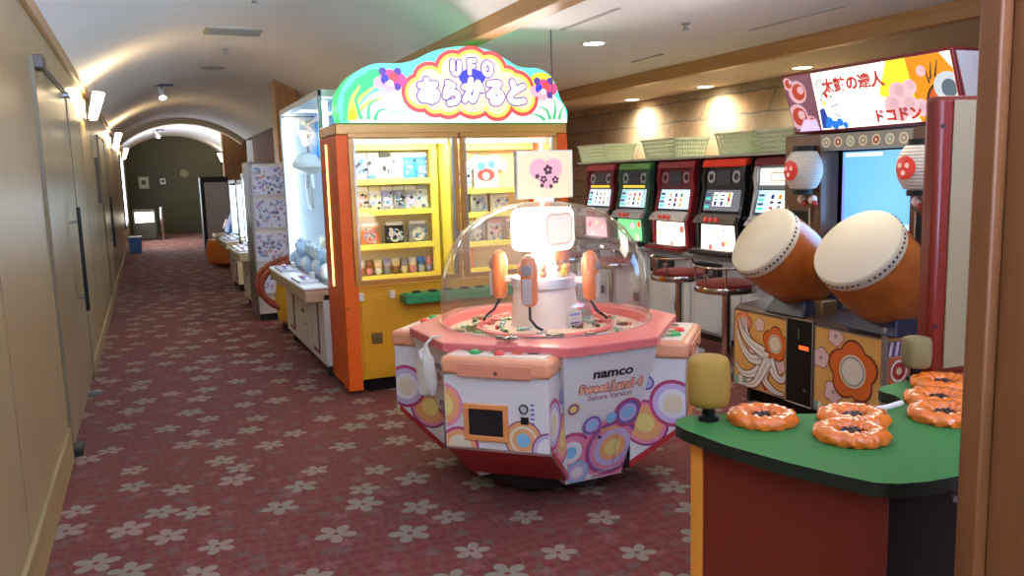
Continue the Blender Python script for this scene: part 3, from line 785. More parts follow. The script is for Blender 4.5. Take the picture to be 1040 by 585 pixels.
# hanging strip of tiny cards above row three
for z, nm, cs, w, h in [(SH2[0], 'top', [('grey', 'silver'), ('silver', 'lavender')], 0.085, 0.22)]:
    for i, (c, c2) in enumerate(cs): packet(0.13 + i*0.10, z, w, h, c, c2, f'tall {c} prize pouch beside the printed shirt behind the right glass door', 'prize pouches behind the right glass door')
t = thing('printed_shirt', 'white folded shirt with red and blue print behind the right glass door', 'shirt', (UX+0.40, UY+0.44, SH2[0]+0.001))
mb = MB(); mb.prism([(-0.10, 0), (0.10, 0), (0.10, 0.16), (0.16, 0.13), (0.18, 0.20), (0.08, 0.27), (0.03, 0.255), (-0.03, 0.255), (-0.08, 0.27), (-0.18, 0.20), (-0.16, 0.13), (-0.10, 0.16)], (0, 0, 0), (1, 0, 0), (0, 0, 1), 0.03, PM('white'))
Ft = ((0, 0, 0), (1, 0, 0), (0, 0, 1)); mb.disc(Ft, 0, 0.11, 0.075, PM('red'), ry=0.05); mb.disc(Ft, -0.04, 0.18, 0.035, PM('blue'), 0.001); mb.disc(Ft, 0.05, 0.19, 0.03, PM('blue'), 0.001); mb.disc(Ft, 0.0, 0.10, 0.03, PM('silver'), 0.0014)
mb.build('shirt_front', t, bev=0.004)
for i in range(3):
    packet(0.16 + i*0.17, SH2[1]+0.001, 0.15, 0.165, ('cream', 'silver', 'white')[i], ('brown', 'grey', 'silver')[i], ('cream pouch with a brown print on the second shelf behind the right glass door', 'silver pouch in the middle of the second shelf behind the right glass door', 'white pouch at the end of the second shelf behind the right glass door')[i], 'prize pouches behind the right glass door')
for i in range(3):
    packet(0.60 - i*0.15, SH2[2]+0.001, 0.12, 0.17, ('brown', 'white', 'grey')[i], ('cream', 'pink', 'white')[i], ('brown pouch on the third shelf behind the right glass door', 'white pouch with pink print on the third shelf behind the right glass door', 'grey pouch on the third shelf behind the right glass door')[i], 'prize pouches behind the right glass door')
t = thing('picture_card', 'orange edged picture card on the lowest shelf behind the right glass door', 'card', (UX+0.17, UY+0.40, SH2[3]+0.001))
mb = MB(); mb.box(-0.08, 0.08, 0, 0.012, 0, 0.19, PM('orange')); Ft = ((0, 0, 0), (1, 0, 0), (0, 0, 1)); mb.rect(Ft, -0.06, 0.06, 0.02, 0.17, PM('cream')); mb.disc(Ft, 0, 0.1, 0.035, PM('brown'), 0.0012); mb.build('card', t, bev=0.002)

# ------------------------------------------------------------------ tall glass crane machine, facing the corridor
def crane(loc, half, label, ztop, deck=True, tall=True, tint=(232, 230, 222), glow=6.0, plush=True, dep=0.72):
    t = thing('crane_machine', label, 'arcade machine', loc, RIGHTROW, 'glass crane machines along the corridor')
    wbody = M('crane_body_%d' % tint[2], tint, 0.4, var=0.04); mar = M('maroon_trim', (112, 48, 70), 0.45)
    mb = MB(); mb.box(-half, half, 0, dep, 0.10, 0.66, wbody); mb.build('base_cabinet', t, bev=0.01)
    mb = MB(); mb.box(-half+0.06, half-0.06, 0.05, dep-0.05, 0.03, 0.10, m_black)
    for sx in (-1, 1): mb.cyl((sx*(half-0.12), 0.06, 0), (sx*(half-0.12), 0.06, 0.05), 0.03, m_dark)
    mb.build('plinth', t)
    for sx in (-1, 1):
        mb = MB(); a = sx*half*0.62
        mb.box(a-0.13, a+0.13, -0.006, 0.0, 0.16, 0.60, mar); mb.box(a-0.10, a+0.10, -0.010, -0.006, 0.19, 0.57, m_white); mb.build('prize_door', t, bev=0.003, label='white prize door with maroon surround')
    mb = MB(); mb.box(-0.16, 0.20, -0.008, 0, 0.16, 0.56, wbody); mb.box(0.0, 0.10, -0.014, -0.008, 0.40, 0.43, m_dark); mb.box(0.02, 0.08, -0.014, -0.008, 0.50, 0.515, m_dark); mb.cyl((0.15, -0.016, 0.32), (0.15, -0.008, 0.32), 0.012, m_steel)
    mb.build('coin_door', t, bev=0.003)
    if deck:
        mb = MB(); dk = M('crane_deck', (196, 176, 140), 0.4)
        mb.box(-half, half, -0.13, 0.06, 0.60, 0.69, dk); mb.box(-half, half, -0.14, 0.06, 0.69, 0.715, m_white)
        d = mb.build('control_deck', t, bev=0.015)
        for sx in (-1, 1):
            mb = MB(); a = sx*half*0.5
            mb.box(a-0.20, a+0.20, -0.12, 0.03, 0.715, 0.735, M('deck_panel_lilac', (206, 200, 214), 0.3))
            for k in range(4): mb.lathe([(0.026, 0), (0.026, 0.01), (0.016, 0.02), (0.001, 0.021)], M(('button_white', 'button_pink', 'button_blue')[k % 3], ((240, 240, 240), (230, 120, 150), (90, 140, 220))[k % 3], 0.3), (a-0.14+k*0.09, -0.05, 0.735), seg=14)
            mb.box(a-0.05, a+0.05, 0.0, 0.03, 0.735, 0.78, m_white)
            mb.build('button_panel', d, bev=0.003)
    zg = 0.72
    mb = MB(); fw = 0.03
    for sx in (-1, 1):
        for y in (0.05, dep-fw): mb.box(sx*half-(fw if sx > 0 else 0), sx*half+(0 if sx > 0 else fw), y, y+fw, zg, ztop, m_steel)
    mb.box(-half, half, 0.05, dep, ztop-0.05, ztop, m_white); mb.box(-half, half, 0.05, 0.08, zg-0.02, zg+0.03, m_steel)
    mb.box(-half, half, dep-0.02, dep, zg, ztop-0.05, M('crane_backboard', (206, 218, 232), 0.5)); mb.box(-half, half, 0.08, dep, 0.66, zg, wbody)
    mb.build('glass_frame', t, bev=0.004)
    mb = MB(); mb.box(-half+fw, half-fw, 0.058, 0.063, zg+0.03, ztop-0.05, glass('crane_glass', refl=0.03, edge=0.12)); mb.build('front_pane', t, smooth=0)
    for sx in (-1, 1):
        mb = MB(); mb.box(sx*(half-0.006)-0.003, sx*(half-0.006)+0.003, 0.09, dep-0.03, zg+0.03, ztop-0.05, glass('crane_glass', refl=0.03, edge=0.12))
    mb.build('side_pane', t, smooth=0)
    for sx in (-1, 1):
        mb = MB(); mb.cyl((sx*(half-0.06), 0.10, zg+0.05), (sx*(half-0.06), 0.10, ztop-0.08), 0.03, M('led_tube_cool', (235, 245, 255), 0.4, emit=glow, ecol=(225, 240, 255)), seg=12); mb.build('light_tube', t)
    if plush:
        mb = MB(); c = (-half*0.67, 0.24)
        mb.box(-half+0.05, half-0.05, c[1]-0.02, c[1]+0.02, ztop-0.16, ztop-0.12, m_steel)
        mb.box(c[0]-0.09, c[0]+0.09, c[1]-0.08, c[1]+0.08, ztop-0.24, ztop-0.10, m_white); g = mb.build('gantry', t, bev=0.005)
        mb = MB(); mb.cyl((c[0], c[1], ztop-0.24), (c[0], c[1], ztop-0.46), 0.012, m_steel)
        mb.lathe([(0.03, 0.0), (0.10, -0.02), (0.15, -0.09), (0.15, -0.13), (0.09, -0.18), (0.02, -0.20)], m_white, (c[0], c[1], ztop-0.40), seg=24)
        for sx in (-1, 1): mb.tube([(c[0]+sx*0.10, c[1], ztop-0.60), (c[0]+sx*0.15, c[1], ztop-0.72), (c[0]+sx*0.10, c[1], ztop-0.88), (c[0]+sx*0.02, c[1], ztop-0.92)], [0.018, 0.02, 0.016, 0.01], m_white, 8)
        mb.build('claw', t, label='white two pronged claw')
    return t
cr = crane((1.15, 7.05, 0), 0.93, 'tall white crane machine with bright glass front beside the yellow prize cabinet', 2.16)
for i, x in enumerate((-0.62, -0.3, 0.3, 0.62)):
    mb = MB(); mb.box(x-0.13, x+0.13, 0.30, 0.34, 1.72, 2.08, M(('banner_blue', 'banner_teal')[i % 2], ((50, 120, 200), (70, 180, 210))[i % 2], 0.5, emit=0.5))
    mb.build('hanging_banner', cr, bev=0.004, label='blue hanging picture panel')
mb = MB(); mb.box(-0.92, -0.90, 0.09, 0.70, 0.75, 2.10, M('crane_end_panel', (214, 222, 232), 0.5)); mb.build('end_panel', cr)
light('crane_glow', 'AREA', (1.45, 7.05, 2.08), 11, (220, 235, 255), 1.6, 0.3, rot=(0, 0, 0))
for i in range(16):
    x = 1.27 + (i % 2)*0.24 + random.uniform(-.02, .02); y = 6.35 + (i//2)*0.21 + random.uniform(-.03, .03)
    t = thing('plush_toy', ('white', 'pale pink', 'pale blue', 'cream')[i % 4] + ' round plush lying on the floor of the tall white crane machine', 'plush toy', (x, y, 0.722), random.uniform(0, 6), 'plush toys in the tall crane machine')
    pm = M('plush_%d' % (i % 4), ((238, 238, 240), (240, 200, 208), (190, 214, 240), (240, 228, 200))[i % 4], 0.9, bump=0.4)
    mb = MB(); mb.ball((0, 0, 0.075), 0.085, pm, (1, .9, .88), 12, 8); mb.build('body', t)
    mb = MB(); mb.ball((0, -0.03, 0.185), 0.06, pm, seg=12, rings=8); 
    for s_ in (-1, 1): mb.ball((s_*0.045, -0.03, 0.235), 0.022, pm, seg=8, rings=5)
    mb.build('head', t)

# ------------------------------------------------------------------ things further down the left row
t = thing('kiddie_crane', 'low yellow game with curved red brown tubes beyond the tall white crane machine', 'arcade machine', (1.08, 8.45, 0), RIGHTROW)
yl = M('ride_yellow', (236, 184, 50), 0.35); tb = M('brown_red_tube', (164, 74, 52), 0.35)
mb = MB(); mb.lathe([(0.001, 0.08), (0.24, 0.08), (0.29, 0.12), (0.31, 0.34), (0.28, 0.52), (0.20, 0.60), (0.001, 0.62)], yl, (0, 0.34, 0), seg=28); mb.build('body', t)
mb = MB(); mb.lathe([(0.22, 0), (0.25, 0.02), (0.25, 0.08)], m_dark, (0, 0.34, 0), seg=24); mb.build('foot_ring', t)
for x in (-0.26, 0.10):
    mb = MB(); mb.tube([(x - 0.05*math.sin(PI*k/20), 0.28 - 0.38*math.sin(PI*k/20)*(1 if k > 4 else .9), 0.46 + 0.26*math.cos(PI*k/20)) for k in range(21)], 0.028, tb, 12); mb.build('curved_tube', t)
mb = MB(); mb.box(-0.28, 0.28, 0.12, 0.5, 0.60, 0.67, m_white); mb.build('top_tray', t, bev=0.02)

t = thing('picture_rack', 'white rack with four rows of picture panels facing the camera, in the left machine row', 'rack', (1.22, 9.15, 0))
mb = MB(); mb.box(-0.19, 0.19, 0.0, 0.5, 0.08, 1.70, m_white); mb.box(-0.21, -0.19, -0.03, 0.52, 0.05, 1.72, m_steel); mb.box(0.19, 0.21, -0.03, 0.52, 0.05, 1.72, m_steel); mb.build('body', t, bev=0.006)
mb = MB(); mb.box(-0.17, 0.17, 0.04, 0.46, 0, 0.08, m_dark); mb.build('foot', t)
pc = [(96, 110, 150), (130, 120, 170), (160, 150, 140), (110, 130, 160), (176, 130, 140), (80, 88, 104), (160, 156, 186)]
for k in range(4):
    mb = MB(); z = 0.30 + k*0.355; Fp = ((0, -0.012, z), (1, 0, 0), (0, 0, 1)); cp = [(-0.165, 0.01), (0.165, 0.01), (0.165, 0.30), (-0.165, 0.30)]
    mb.box(-0.175, 0.175, -0.012, 0.0, z, z+0.31, m_white)
    mb.art(Fp, cp, P('rack_ground', (190, 194, 214), 0.12), 0.0006)
    for j in range(70):
        mb.disc(Fp, random.uniform(-.16, .16), random.uniform(.02, .29), random.uniform(.006, .022), P('rack_%d' % (j % 7), pc[j % 7], 0.15), 0.0010+j*0.00003, cp)
    mb.build('picture_panel', t, smooth=0)
mb = MB(); mb.box(-0.20, -0.14, 0.0, 0.01, 1.72, 1.95, M('acrylic_tag', (226, 226, 220), 0.2)); mb.build('top_tag', t, bev=0.002)
mb = MB(); mb.cyl((-0.17, 0.005, 1.66), (-0.17, 0.005, 1.74), 0.008, m_steel); mb.build('tag_post', t)

crane((1.05, 10.3, 0), 0.5, 'narrow white crane machine with lit glass just behind the picture rack', 1.62, deck=True, tint=(226, 222, 206), glow=5, plush=False, dep=0.55)
crane((1.08, 12.35, 0), 0.5, 'narrow cream crane machine with lit glass second behind the picture rack', 1.55, deck=True, tint=(222, 206, 170), glow=4, plush=False, dep=0.55)
light('crane_glow', 'POINT', (1.35, 10.3, 1.40), 5, (240, 245, 255), 0.08); light('crane_glow', 'POINT', (1.4, 12.35, 1.35), 4, (240, 245, 255), 0.08)
for i in range(6):
    mb = MB(); c = ((120, 180, 70), (230, 190, 60), (220, 120, 60))[i % 3]; mb.ball((0, 0, 0.07), 0.07, M('ball_prize_%d' % (i % 3), c, 0.4), seg=12, rings=8)
    o = mb.build('toy_ball'); o.location = (1.30 + 0.03*(i % 2), 10.02 + (i % 3)*0.28 + (2.05 if i > 2 else 0), 0.722); tag(o, ('green', 'yellow', 'orange')[i % 3] + ' toy ball in the ' + ('first' if i < 3 else 'second') + ' narrow crane machine behind the rack', 'toy ball', 'toy balls in the narrow cranes')
t = thing('kids_game', 'blue and orange rounded kids game near the dark framed cabinet down the corridor', 'arcade machine', (0.98, 15.8, 0), RIGHTROW)
mb = MB(); mb.lathe([(0.30, 0.02), (0.46, 0.1), (0.50, 0.3), (0.44, 0.5)], M('kids_orange', (206, 120, 52), 0.4), (0, 0.42, 0), seg=28)
mb.build('bowl_base', t)
mb = MB(); mb.box(-0.5, 0.5, 0.1, 0.75, 0.48, 0.6, M('kids_cream', (214, 196, 150), 0.4)); mb.build('deck', t, bev=0.03)
mb = MB(); mb.hexa([(-.42, .3, .6), (.42, .3, .6), (-.42, .7, .6), (.42, .7, .6), (-.34, .45, 1.0), (.34, .45, 1.0), (-.34, .66, 1.05), (.34, .66, 1.05)], M('kids_blue', (60, 110, 190), 0.4, emit=0.2)); mb.build('backboard', t, bev=0.04)
mb = MB(); Fk = ((0, 0.26, 0.64), (1, 0, 0), (0, 0.35, 0.93)); mb.disc(Fk, -.15, .14, .1, P('kids_white', (230, 236, 240), 0.3)); mb.disc(Fk, .16, .16, .08, P('kids_red', (216, 90, 70), 0.2)); mb.build('backboard_print', t, smooth=0)
t = thing('dark_cabinet', 'tall dark framed cabinet with a plain grey panel at the corridor end', 'cabinet', (1.43, 19.6, 0))
mb = MB(); mb.box(-0.30, 0.30, 0.0, 0.5, 0.03, 1.66, M('cabinet_charcoal', (40, 38, 44), 0.5)); mb.build('body', t, bev=0.01)
mb = MB(); mb.box(-0.22, 0.28, -0.012, 0.0, 0.28, 1.54, M('cabinet_grey_panel', (216, 218, 224), 0.5)); mb.build('front_panel', t, bev=0.004)

# corridor end
def small_frame(x, z, w, h, label, c1, c2):
    t = thing('framed_notice', label, 'notice', (x, YF-0.03, z), 0, 'notices on the far wall')
    mb = MB(); mb.box(-w/2, w/2, 0, 0.03, -h/2, h/2, M('notice_'+c1[0], c1[1], 0.5)); mb.build('frame', t, bev=0.004)
    mb = MB(); mb.box(-w/2+.04, w/2-.04, -0.004, 0, -h/2+.04, h/2-.04, M('notice_'+c2[0], c2[1], 0.5)); mb.rect(((0, -0.004, 0), (1, 0, 0), (0, 0, 1)), -w*.2, w*.2, -h*.15, h*.2, m_olive); mb.build('sheet', t)
small_frame(-0.02, 1.6, 0.30, 0.38, 'pale framed notice on the dark far wall, the larger of two', ('grey', (150, 160, 140)), ('pale', (190, 200, 180)))
small_frame(0.52, 1.63, 0.24, 0.26, 'small black framed notice with a white sheet on the dark far wall', ('black', (30, 30, 30)), ('white', (220, 220, 214)))
mb = MB(); mb.lathe([(0.001, 0), (0.12, 0), (0.13, 0.02), (0.001, 0.03)], M('plate_olive', (120, 116, 84), 0.5), (1.15, YF-0.002, 1.86), (0, -1, 0)); tag(mb.build('wall_plate'), 'round pale plate on the dark far wall above the door line', 'wall plate')
t = thing('display_counter', 'low counter with a bright lit panel at the corridor end', 'counter', (-0.08, 25.0, 0))
mb = MB(); mb.box(-0.30, 0.30, 0, 0.4, 0.02, 0.86, M('counter_dark', (60, 54, 40), 0.5)); mb.build('body', t, bev=0.01)
mb = MB(); mb.box(-0.24, 0.24, -0.01, 0.0, 0.50, 0.78, M('lit_counter_panel', (255, 252, 225), 0.5, emit=3.0)); mb.build('lit_panel', t)
t = thing('metal_post', 'short chrome post standing beside the lit counter at the corridor end', 'post', (0.36, 25.0, 0))
mb = MB(); mb.lathe([(0.14, 0), (0.14, 0.02), (0.03, 0.04)], m_dark); mb.build('base', t)
mb = MB(); mb.cyl((0, 0, 0.03), (0, 0, 0.86), 0.05, m_chrome); mb.ball((0, 0, 0.87), 0.052, m_chrome); mb.build('pole', t)
t = thing('blue_crate', 'bright blue box on the floor at the far left of the corridor', 'box', (-0.30, 20.5, 0))
mb = MB(); mb.hexa([(-.12, -.15, .0), (.12, -.15, .0), (-.12, .15, .0), (.12, .15, .0), (-.14, -.17, .34), (.14, -.17, .34), (-.14, .17, .34), (.14, .17, .34)], M('crate_blue', (90, 150, 240), 0.5)); mb.build('body', t, bev=0.01)
mb = MB(); mb.box(-.15, .15, -.18, .18, .34, .37, M('crate_white', (214, 222, 236), 0.5)); mb.build('lid', t, bev=0.01)
mb = MB(); mb.box(XL, XL+0.012, 21.4, 24.6, 0.55, 2.2, M('daylit_glass', (235, 245, 255), 0.4, emit=5.0))
struct(mb.build('window_2', smooth=0))
mb = MB(); w = m_black
for y in (21.35, 22.4, 23.5, 24.58): mb.box(XL, XL+0.03, y, y+0.05, 0.5, 2.25, w)
mb.box(XL, XL+0.03, 21.35, 24.63, 0.5, 0.55, w); mb.box(XL, XL+0.03, 21.35, 24.63, 2.2, 2.25, w); struct(mb.build('trim_5', smooth=0))
light('far_daylight', 'AREA', (XL+0.1, 23.0, 1.6), 12, (160, 190, 255), 2.5, 1.4, target=(1.5, 23.0, 2.6))

# ------------------------------------------------------------------ domed candy game with four stations
SWX, SWY, SWR = 1.773, 3.619, rad(1.56)
sw = thing('dome_candy_game', 'white and pink candy game with four stations under a big clear dome', 'arcade machine', (SWX, SWY, 0), SWR)
s_white = M('candy_body_white', (226, 222, 218), 0.3, var=0.03, coat=0.2)
s_pink = M('candy_rim_pink', (214, 108, 104), 0.35, var=0.05)
s_red = M('candy_under_red', (168, 44, 44), 0.4, var=0.06)
s_orange = M('station_pad_salmon', (232, 158, 116), 0.35, var=0.05, coat=0.2)
D_purple = P('plum', (138, 62, 110)); D_pink = P('rose', (222, 134, 156)); D_lil = P('lilac', (200, 180, 214)); D_blue = P('sky', (130, 186, 214)); D_yel = P('butter', (226, 206, 120))
D_org = P('apricot', (226, 160, 104)); D_wht = P('paper', (232, 228, 226)); D_vio = P('violet', (112, 88, 158)); D_cream = P('cream', (226, 208, 176)); D_blk = P('ink', (24, 22, 26)); D_mag = P('magenta', (176, 60, 100))
def rings(mb, Fp, cx, cy, r, cols, clip, off=0.0008, step=0.0004, dx=0.0, dy=0.0):
    n = len(cols)
    for i, (c, k) in enumerate(cols):
        mb.disc(Fp, cx + dx*i/n*r, cy + dy*i/n*r, r*k, c, off + i*step, clip)
def polar(n_deg, s_, t_, z):
    a = rad(n_deg); return V((math.cos(a)*s_ - math.sin(a)*t_, math.sin(a)*s_ + math.cos(a)*t_, z))
AP, ASt = 0.624, 0.598
ZR = 0.745
tp = (ASt - AP*math.cos(rad(45)))/math.sin(rad(45))      # half width of a panel at the rim
tst = (AP - ASt*math.cos(rad(45)))/math.sin(rad(45))
# four slanted cabinet panels (normals -90, 0, 90, 180)
names_circ = 0
for k, nd in enumerate((-90, 0, 90, 180)):
    mb = MB()
    tl, tr = polar(nd, AP, -tp-0.02, ZR), polar(nd, AP, tp+0.02, ZR)
    bl, br_ = polar(nd, 0.446, -0.15, 0.10), polar(nd, 0.446, 0.15, 0.10)
    inn = polar(nd, -0.06, 0, 0) - polar(nd, 0, 0, 0)
    vs = [tuple(bl), tuple(br_), tuple(bl+inn), tuple(br_+inn), tuple(tl), tuple(tr), tuple(tl+inn), tuple(tr+inn)]
    mb.hexa([V(v) for v in vs], s_white)
    U = (br_-bl).normalized(); W = ((tl+tr)/2 - (bl+br_)/2); hgt = W.length; W.normalize()
    O = (bl+br_)/2; Fp = (O, U, W)
    cp = [(-0.148, 0.006), (0.148, 0.006), (tp+0.016, hgt-0.01), (-tp-0.016, hgt-0.01)]
    # art: overlapping rings low on the panel
    A = [(-0.03, 0.02, 0.05, [(D_blue, 1), (D_lil, .6), (D_purple, .5), (D_wht, .4)]),
         (-0.145, 0.17, 0.105, [(D_mag, 1), (D_purple, .9), (D_pink, .84), (D_wht, .55), (D_blue, .3)]),
         (0.075, 0.16, 0.165, [(D_pink, 1), (D_mag, .88), (D_vio, .80), (D_pink, .74), (D_lil, .6), (D_org, .42), (D_yel, .26)]),
         (0.13, 0.335, 0.075, [(D_mag, 1), (D_vio, .82), (D_lil, .62), (D_blue, .42)]),
         (-0.10, 0.06, 0.06, [(D_blue, 1), (D_lil, .8), (D_wht, .5)]),
         (-0.055, 0.30, 0.048, [(D_vio, 1), (D_lil, .72), (D_blue, .45)]),
         (-0.165, 0.40, 0.04, [(D_cream, 1), (D_purple, .7), (D_yel, .45)]),
         (0.04, 0.325, 0.028, [(D_blue, 1)])]
    for j, (cx, cy, r, cols) in enumerate(A): rings(mb, Fp, cx, cy, r, cols, cp, 0.0008+j*0.0026/2, 0.0002)
    mb.rect(Fp, -0.01, 0.085, 0.265, 0.275, P('rainbow_bar', (220, 170, 60)), 0.013)
    mb.build('cabinet_panel', sw, smooth=0)
    # lettering on each panel
    lt = MB(); F2 = (O + W*0.0, U, W)
    lt.text(F2, 'namco', 0.02, 0.555, 0.062, P('logo_black', (30, 28, 32)), 0.0035, 0.002, 1.25)
    lt.text(F2, 'Sweet Land 4', 0.02, 0.485, 0.060, P('logo_brown', (170, 84, 60)), 0.0035, 0.006, 1.0)
    lt.text(F2, 'Sweet Land 4', 0.02, 0.485, 0.060, P('logo_peach', (240, 176, 150)), 0.0042, 0.0022, 1.0)
    lt.text(F2, 'Sakura Version', 0.02, 0.438, 0.036, P('logo_mauve', (170, 120, 130)), 0.0035, 0.001, 1.05)
    lt.build('lettering', sw, smooth=0)
    dr = MB(); Pd = lambda x, y: O + U*x + W*y
    Nn = U.cross(W).normalized()
    cpd = [(0.075, 0.02), (0.145, 0.04)]
    dr.tube([Pd(0.085, 0.23)+Nn*0.014, Pd(0.085, 0.05)+Nn*0.014], 0.0012, D_vio, 6); dr.tube([Pd(-0.06, 0.03)+Nn*0.014, Pd(0.13, 0.06)+Nn*0.014], 0.0016, s_white, 6)
    dr.cyl(Pd(-0.01, 0.235)+Nn*0.012, Pd(-0.01, 0.235)+Nn*0.018, 0.008, D_blk)
    dr.build('service_door_edge', sw)
# base under the cabinet
mb = MB(); mb.lathe([(0.46, 0.13), (0.42, 0.06), (0.30, 0.045)], M('candy_plinth', (44, 40, 44), 0.6), (0, 0, 0), seg=8); mb.build('plinth', sw)
for nd in (-45, 45, 135, -135):
    mb = MB(); p = polar(nd, 0.27, 0, 0); mb.cyl((p.x, p.y, 0.0), (p.x, p.y, 0.06), 0.02, m_dark); mb.cyl((p.x, p.y, 0.0), (p.x, p.y, 0.012), 0.03, m_dark); mb.build('foot', sw)
# four stations
for k, nd in enumerate((-135, -45, 45, 135)):
    ang = rad(nd + 90)
    st = MB(); w, so, si = 0.235, 0.725, 0.47
    zt, zb, zu = 0.665, 0.33, 0.12
    def q(s_, t_, z): return polar(nd, s_, t_, z)
    # housing: front, sides and a red slanting underside
    prof = [(si, zu+0.02), (so-0.02, zb), (so, zb+0.02), (so, zt), (si, zt)]
    a = [q(s_, -w, z) for s_, z in prof]; b = [q(s_, w, z) for s_, z in prof]
    n = len(prof)
    st.add(a+b, [tuple(range(n))[::-1], tuple(range(n, 2*n))], s_white)
    for i in range(n):
        st.add([a[i], a[(i+1) % n], b[(i+1) % n], b[i]], [(0, 1, 2, 3)], s_red if i == 0 else s_white)
    # ring artwork on the front and on both sides
    U = (q(0, 1, 0) - q(0, 0, 0)); O = q(so, 0, zb); Ff = (O, U, (0, 0, 1)); cf = [(-w+.004, .02), (w-.004, .02), (w-.004, zt-zb), (-w+.004, zt-zb)]
    lay = [(0.12, 0.07, 0.085, [(D_purple, 1), (D_org, .93), (D_cream, .72), (D_org, .58), (D_blue, .36)]),
           (-0.25, 0.20, 0.10, [(D_pink, 1), (D_org, .85), (D_yel, .55)]), (0.235, 0.03, 0.08, [(D_purple, 1), (D_lil, .9), (D_wht, .7)]),
           (-0.17, 0.02, 0.09, [(D_mag, 1), (D_org, .86), (D_cream, .6)])]
    for j, (cx, cy, r, cols) in enumerate(lay): rings(st, Ff, cx, cy, r, cols, cf, 0.0008+j*0.0012, 0.0002)
    for sgn in (-1, 1):
        Us = -(q(1, 0, 0) - q(0, 0, 0))*sgn*-1
        Us = (q(1, 0, 0) - q(0, 0, 0))*(1 if sgn < 0 else -1)
        Os = q(si, sgn*w, zb); Fs_ = (Os, Us, (0, 0, 1))
        f = 1 if sgn < 0 else -1
        c1 = [(f*0.0, -0.19), (f*0.235, 0.012), (f*0.252, 0.03), (f*0.252, 0.335), (0, 0.335)]
        if f < 0: c1 = c1[::-1]
        # red piping along the slanting lower edge
        st.art(Fs_, [(f*0.0, -0.19), (f*0.238, 0.005), (f*0.238, 0.035), (f*0.0, -0.155)] if f > 0 else [(f*0.0, -0.155), (f*0.238, 0.035), (f*0.238, 0.005), (f*0.0, -0.19)], s_red, 0.006)
        L2 = [(f*0.07, 0.03, 0.11, [(D_purple, 1), (D_pink, .9), (D_org, .75), (D_yel, .4)]), (f*0.20, 0.13, 0.11, [(D_mag, 1), (D_lil, .85), (D_wht, .62), (D_cream, .4)]), (f*0.08, 0.22, 0.035, [(D_vio, 1), (D_lil, .7), (D_blue, .4)])]
        for j, (cx, cy, r, cols) in enumerate(L2): rings(st, Fs_, cx, cy, r, cols, c1, 0.0008+j*0.0012, 0.0002)
    o = st.build('station_housing', sw, smooth=0)
    # salmon pad
    pd = MB(); T = Matrix.Rotation(ang, 4, 'Z')
    pd.box(-w-0.012, w+0.012, -so-0.014, -0.52, zt, 0.745, s_orange, T); pad = pd.build('control_pad', sw, bev=0.022, seg=3, label='salmon padded control top')
    tp_ = MB(); tp_.box(-w+0.02, w-0.02, -so+0.02, -0.555, 0.745, 0.7485, M('pad_panel', (222, 206, 192), 0.35), T)
    Ft = (T @ V((0, -so+0.09, 0.7485)), T @ V((1, 0, 0)), T @ V((0, 1, 0)))
    for j, (cx, cy, ww, hh, c) in enumerate(((-.12, 0, .07, .045, (70, 140, 90)), (-.02, 0, .06, .045, (70, 140, 90)), (.07, .0, .05, .045, (200, 90, 60)), (.14, .01, .05, .03, (40, 40, 44)), (-.17, .03, .03, .03, (60, 60, 64)), (0.02, .05, .22, .015, (150, 60, 60)))):
        tp_.rect(Ft, cx-ww/2, cx+ww/2, cy-hh/2, cy+hh/2, P('pad_%d' % j, c), 0.0008+j*0.0001)
    tp_.build('instruction_panel', pad, smooth=0)
    for cx, c in ((-0.11, 'g'), (0.0, 'r')):
        bt = MB(); p = T @ V((cx, -so+0.06, 0.7485)); bt.lathe([(0.024, 0), (0.024, 0.006), (0.016, 0.016), (0.001, 0.017)], M('pad_button_'+c, (60, 170, 90) if c == 'g' else (220, 70, 60), 0.3), p, seg=16)
        bt.build('push_button', pad)
    cb = MB(); cb.box(-0.165, 0.165, -so-0.020, -so, zt-0.002, zt+0.055, M('pad_front_salmon', (222, 142, 110), 0.35), T); p0 = T @ V((0.01, -so-0.020, zt+0.02)); p1 = T @ V((0.01, -so-0.026, zt+0.02)); cb.cyl(p0, p1, 0.009, M('lock_brown', (110, 60, 44), 0.4)); cb.build('pad_front', pad, bev=0.006)
    # prize mouth
    pm = MB(); e = 0.022; x0, x1, y0, y1 = -0.145, 0.055, 0.385, 0.545
    pf = M('mouth_frame_orange', (222, 140, 76), 0.35)
    pm.box(x0, x1, -so-0.012, -so+0.001, y0, y0+e, pf, T); pm.box(x0, x1, -so-0.012, -so+0.001, y1-e, y1, pf, T)
    pm.box(x0, x0+e, -so-0.012, -so+0.001, y0+e, y1-e, pf, T); pm.box(x1-e, x1, -so-0.012, -so+0.001, y0+e, y1-e, pf, T)
    mo = pm.build('prize_mouth_frame', sw, bev=0.003)
    pm = MB(); pm.box(x0+e, x1-e, -so-0.005, -so-0.003, y0+e, y1-e, D_blk, T); pm.build('prize_flap', mo, smooth=0)
    cs = MB(); p = T @ V((0.125, -so, 0.535)); d = T.to_3x3() @ V((0, -1, 0))
    cs.lathe([(0.017, 0), (0.021, 0.003), (0.021, 0.006), (0.015, 0.006)], m_dark, p, d, 18, caps=False)
    cs.box(0.112, 0.145, -so-0.006, -so, 0.47, 0.50, D_blk, T)
    for j in range(5): cs.box(0.155, 0.158+0.012, -so-0.002, -so, 0.47+j*0.02, 0.478+j*0.02, D_vio, T)
    cs.build('coin_slot', sw)
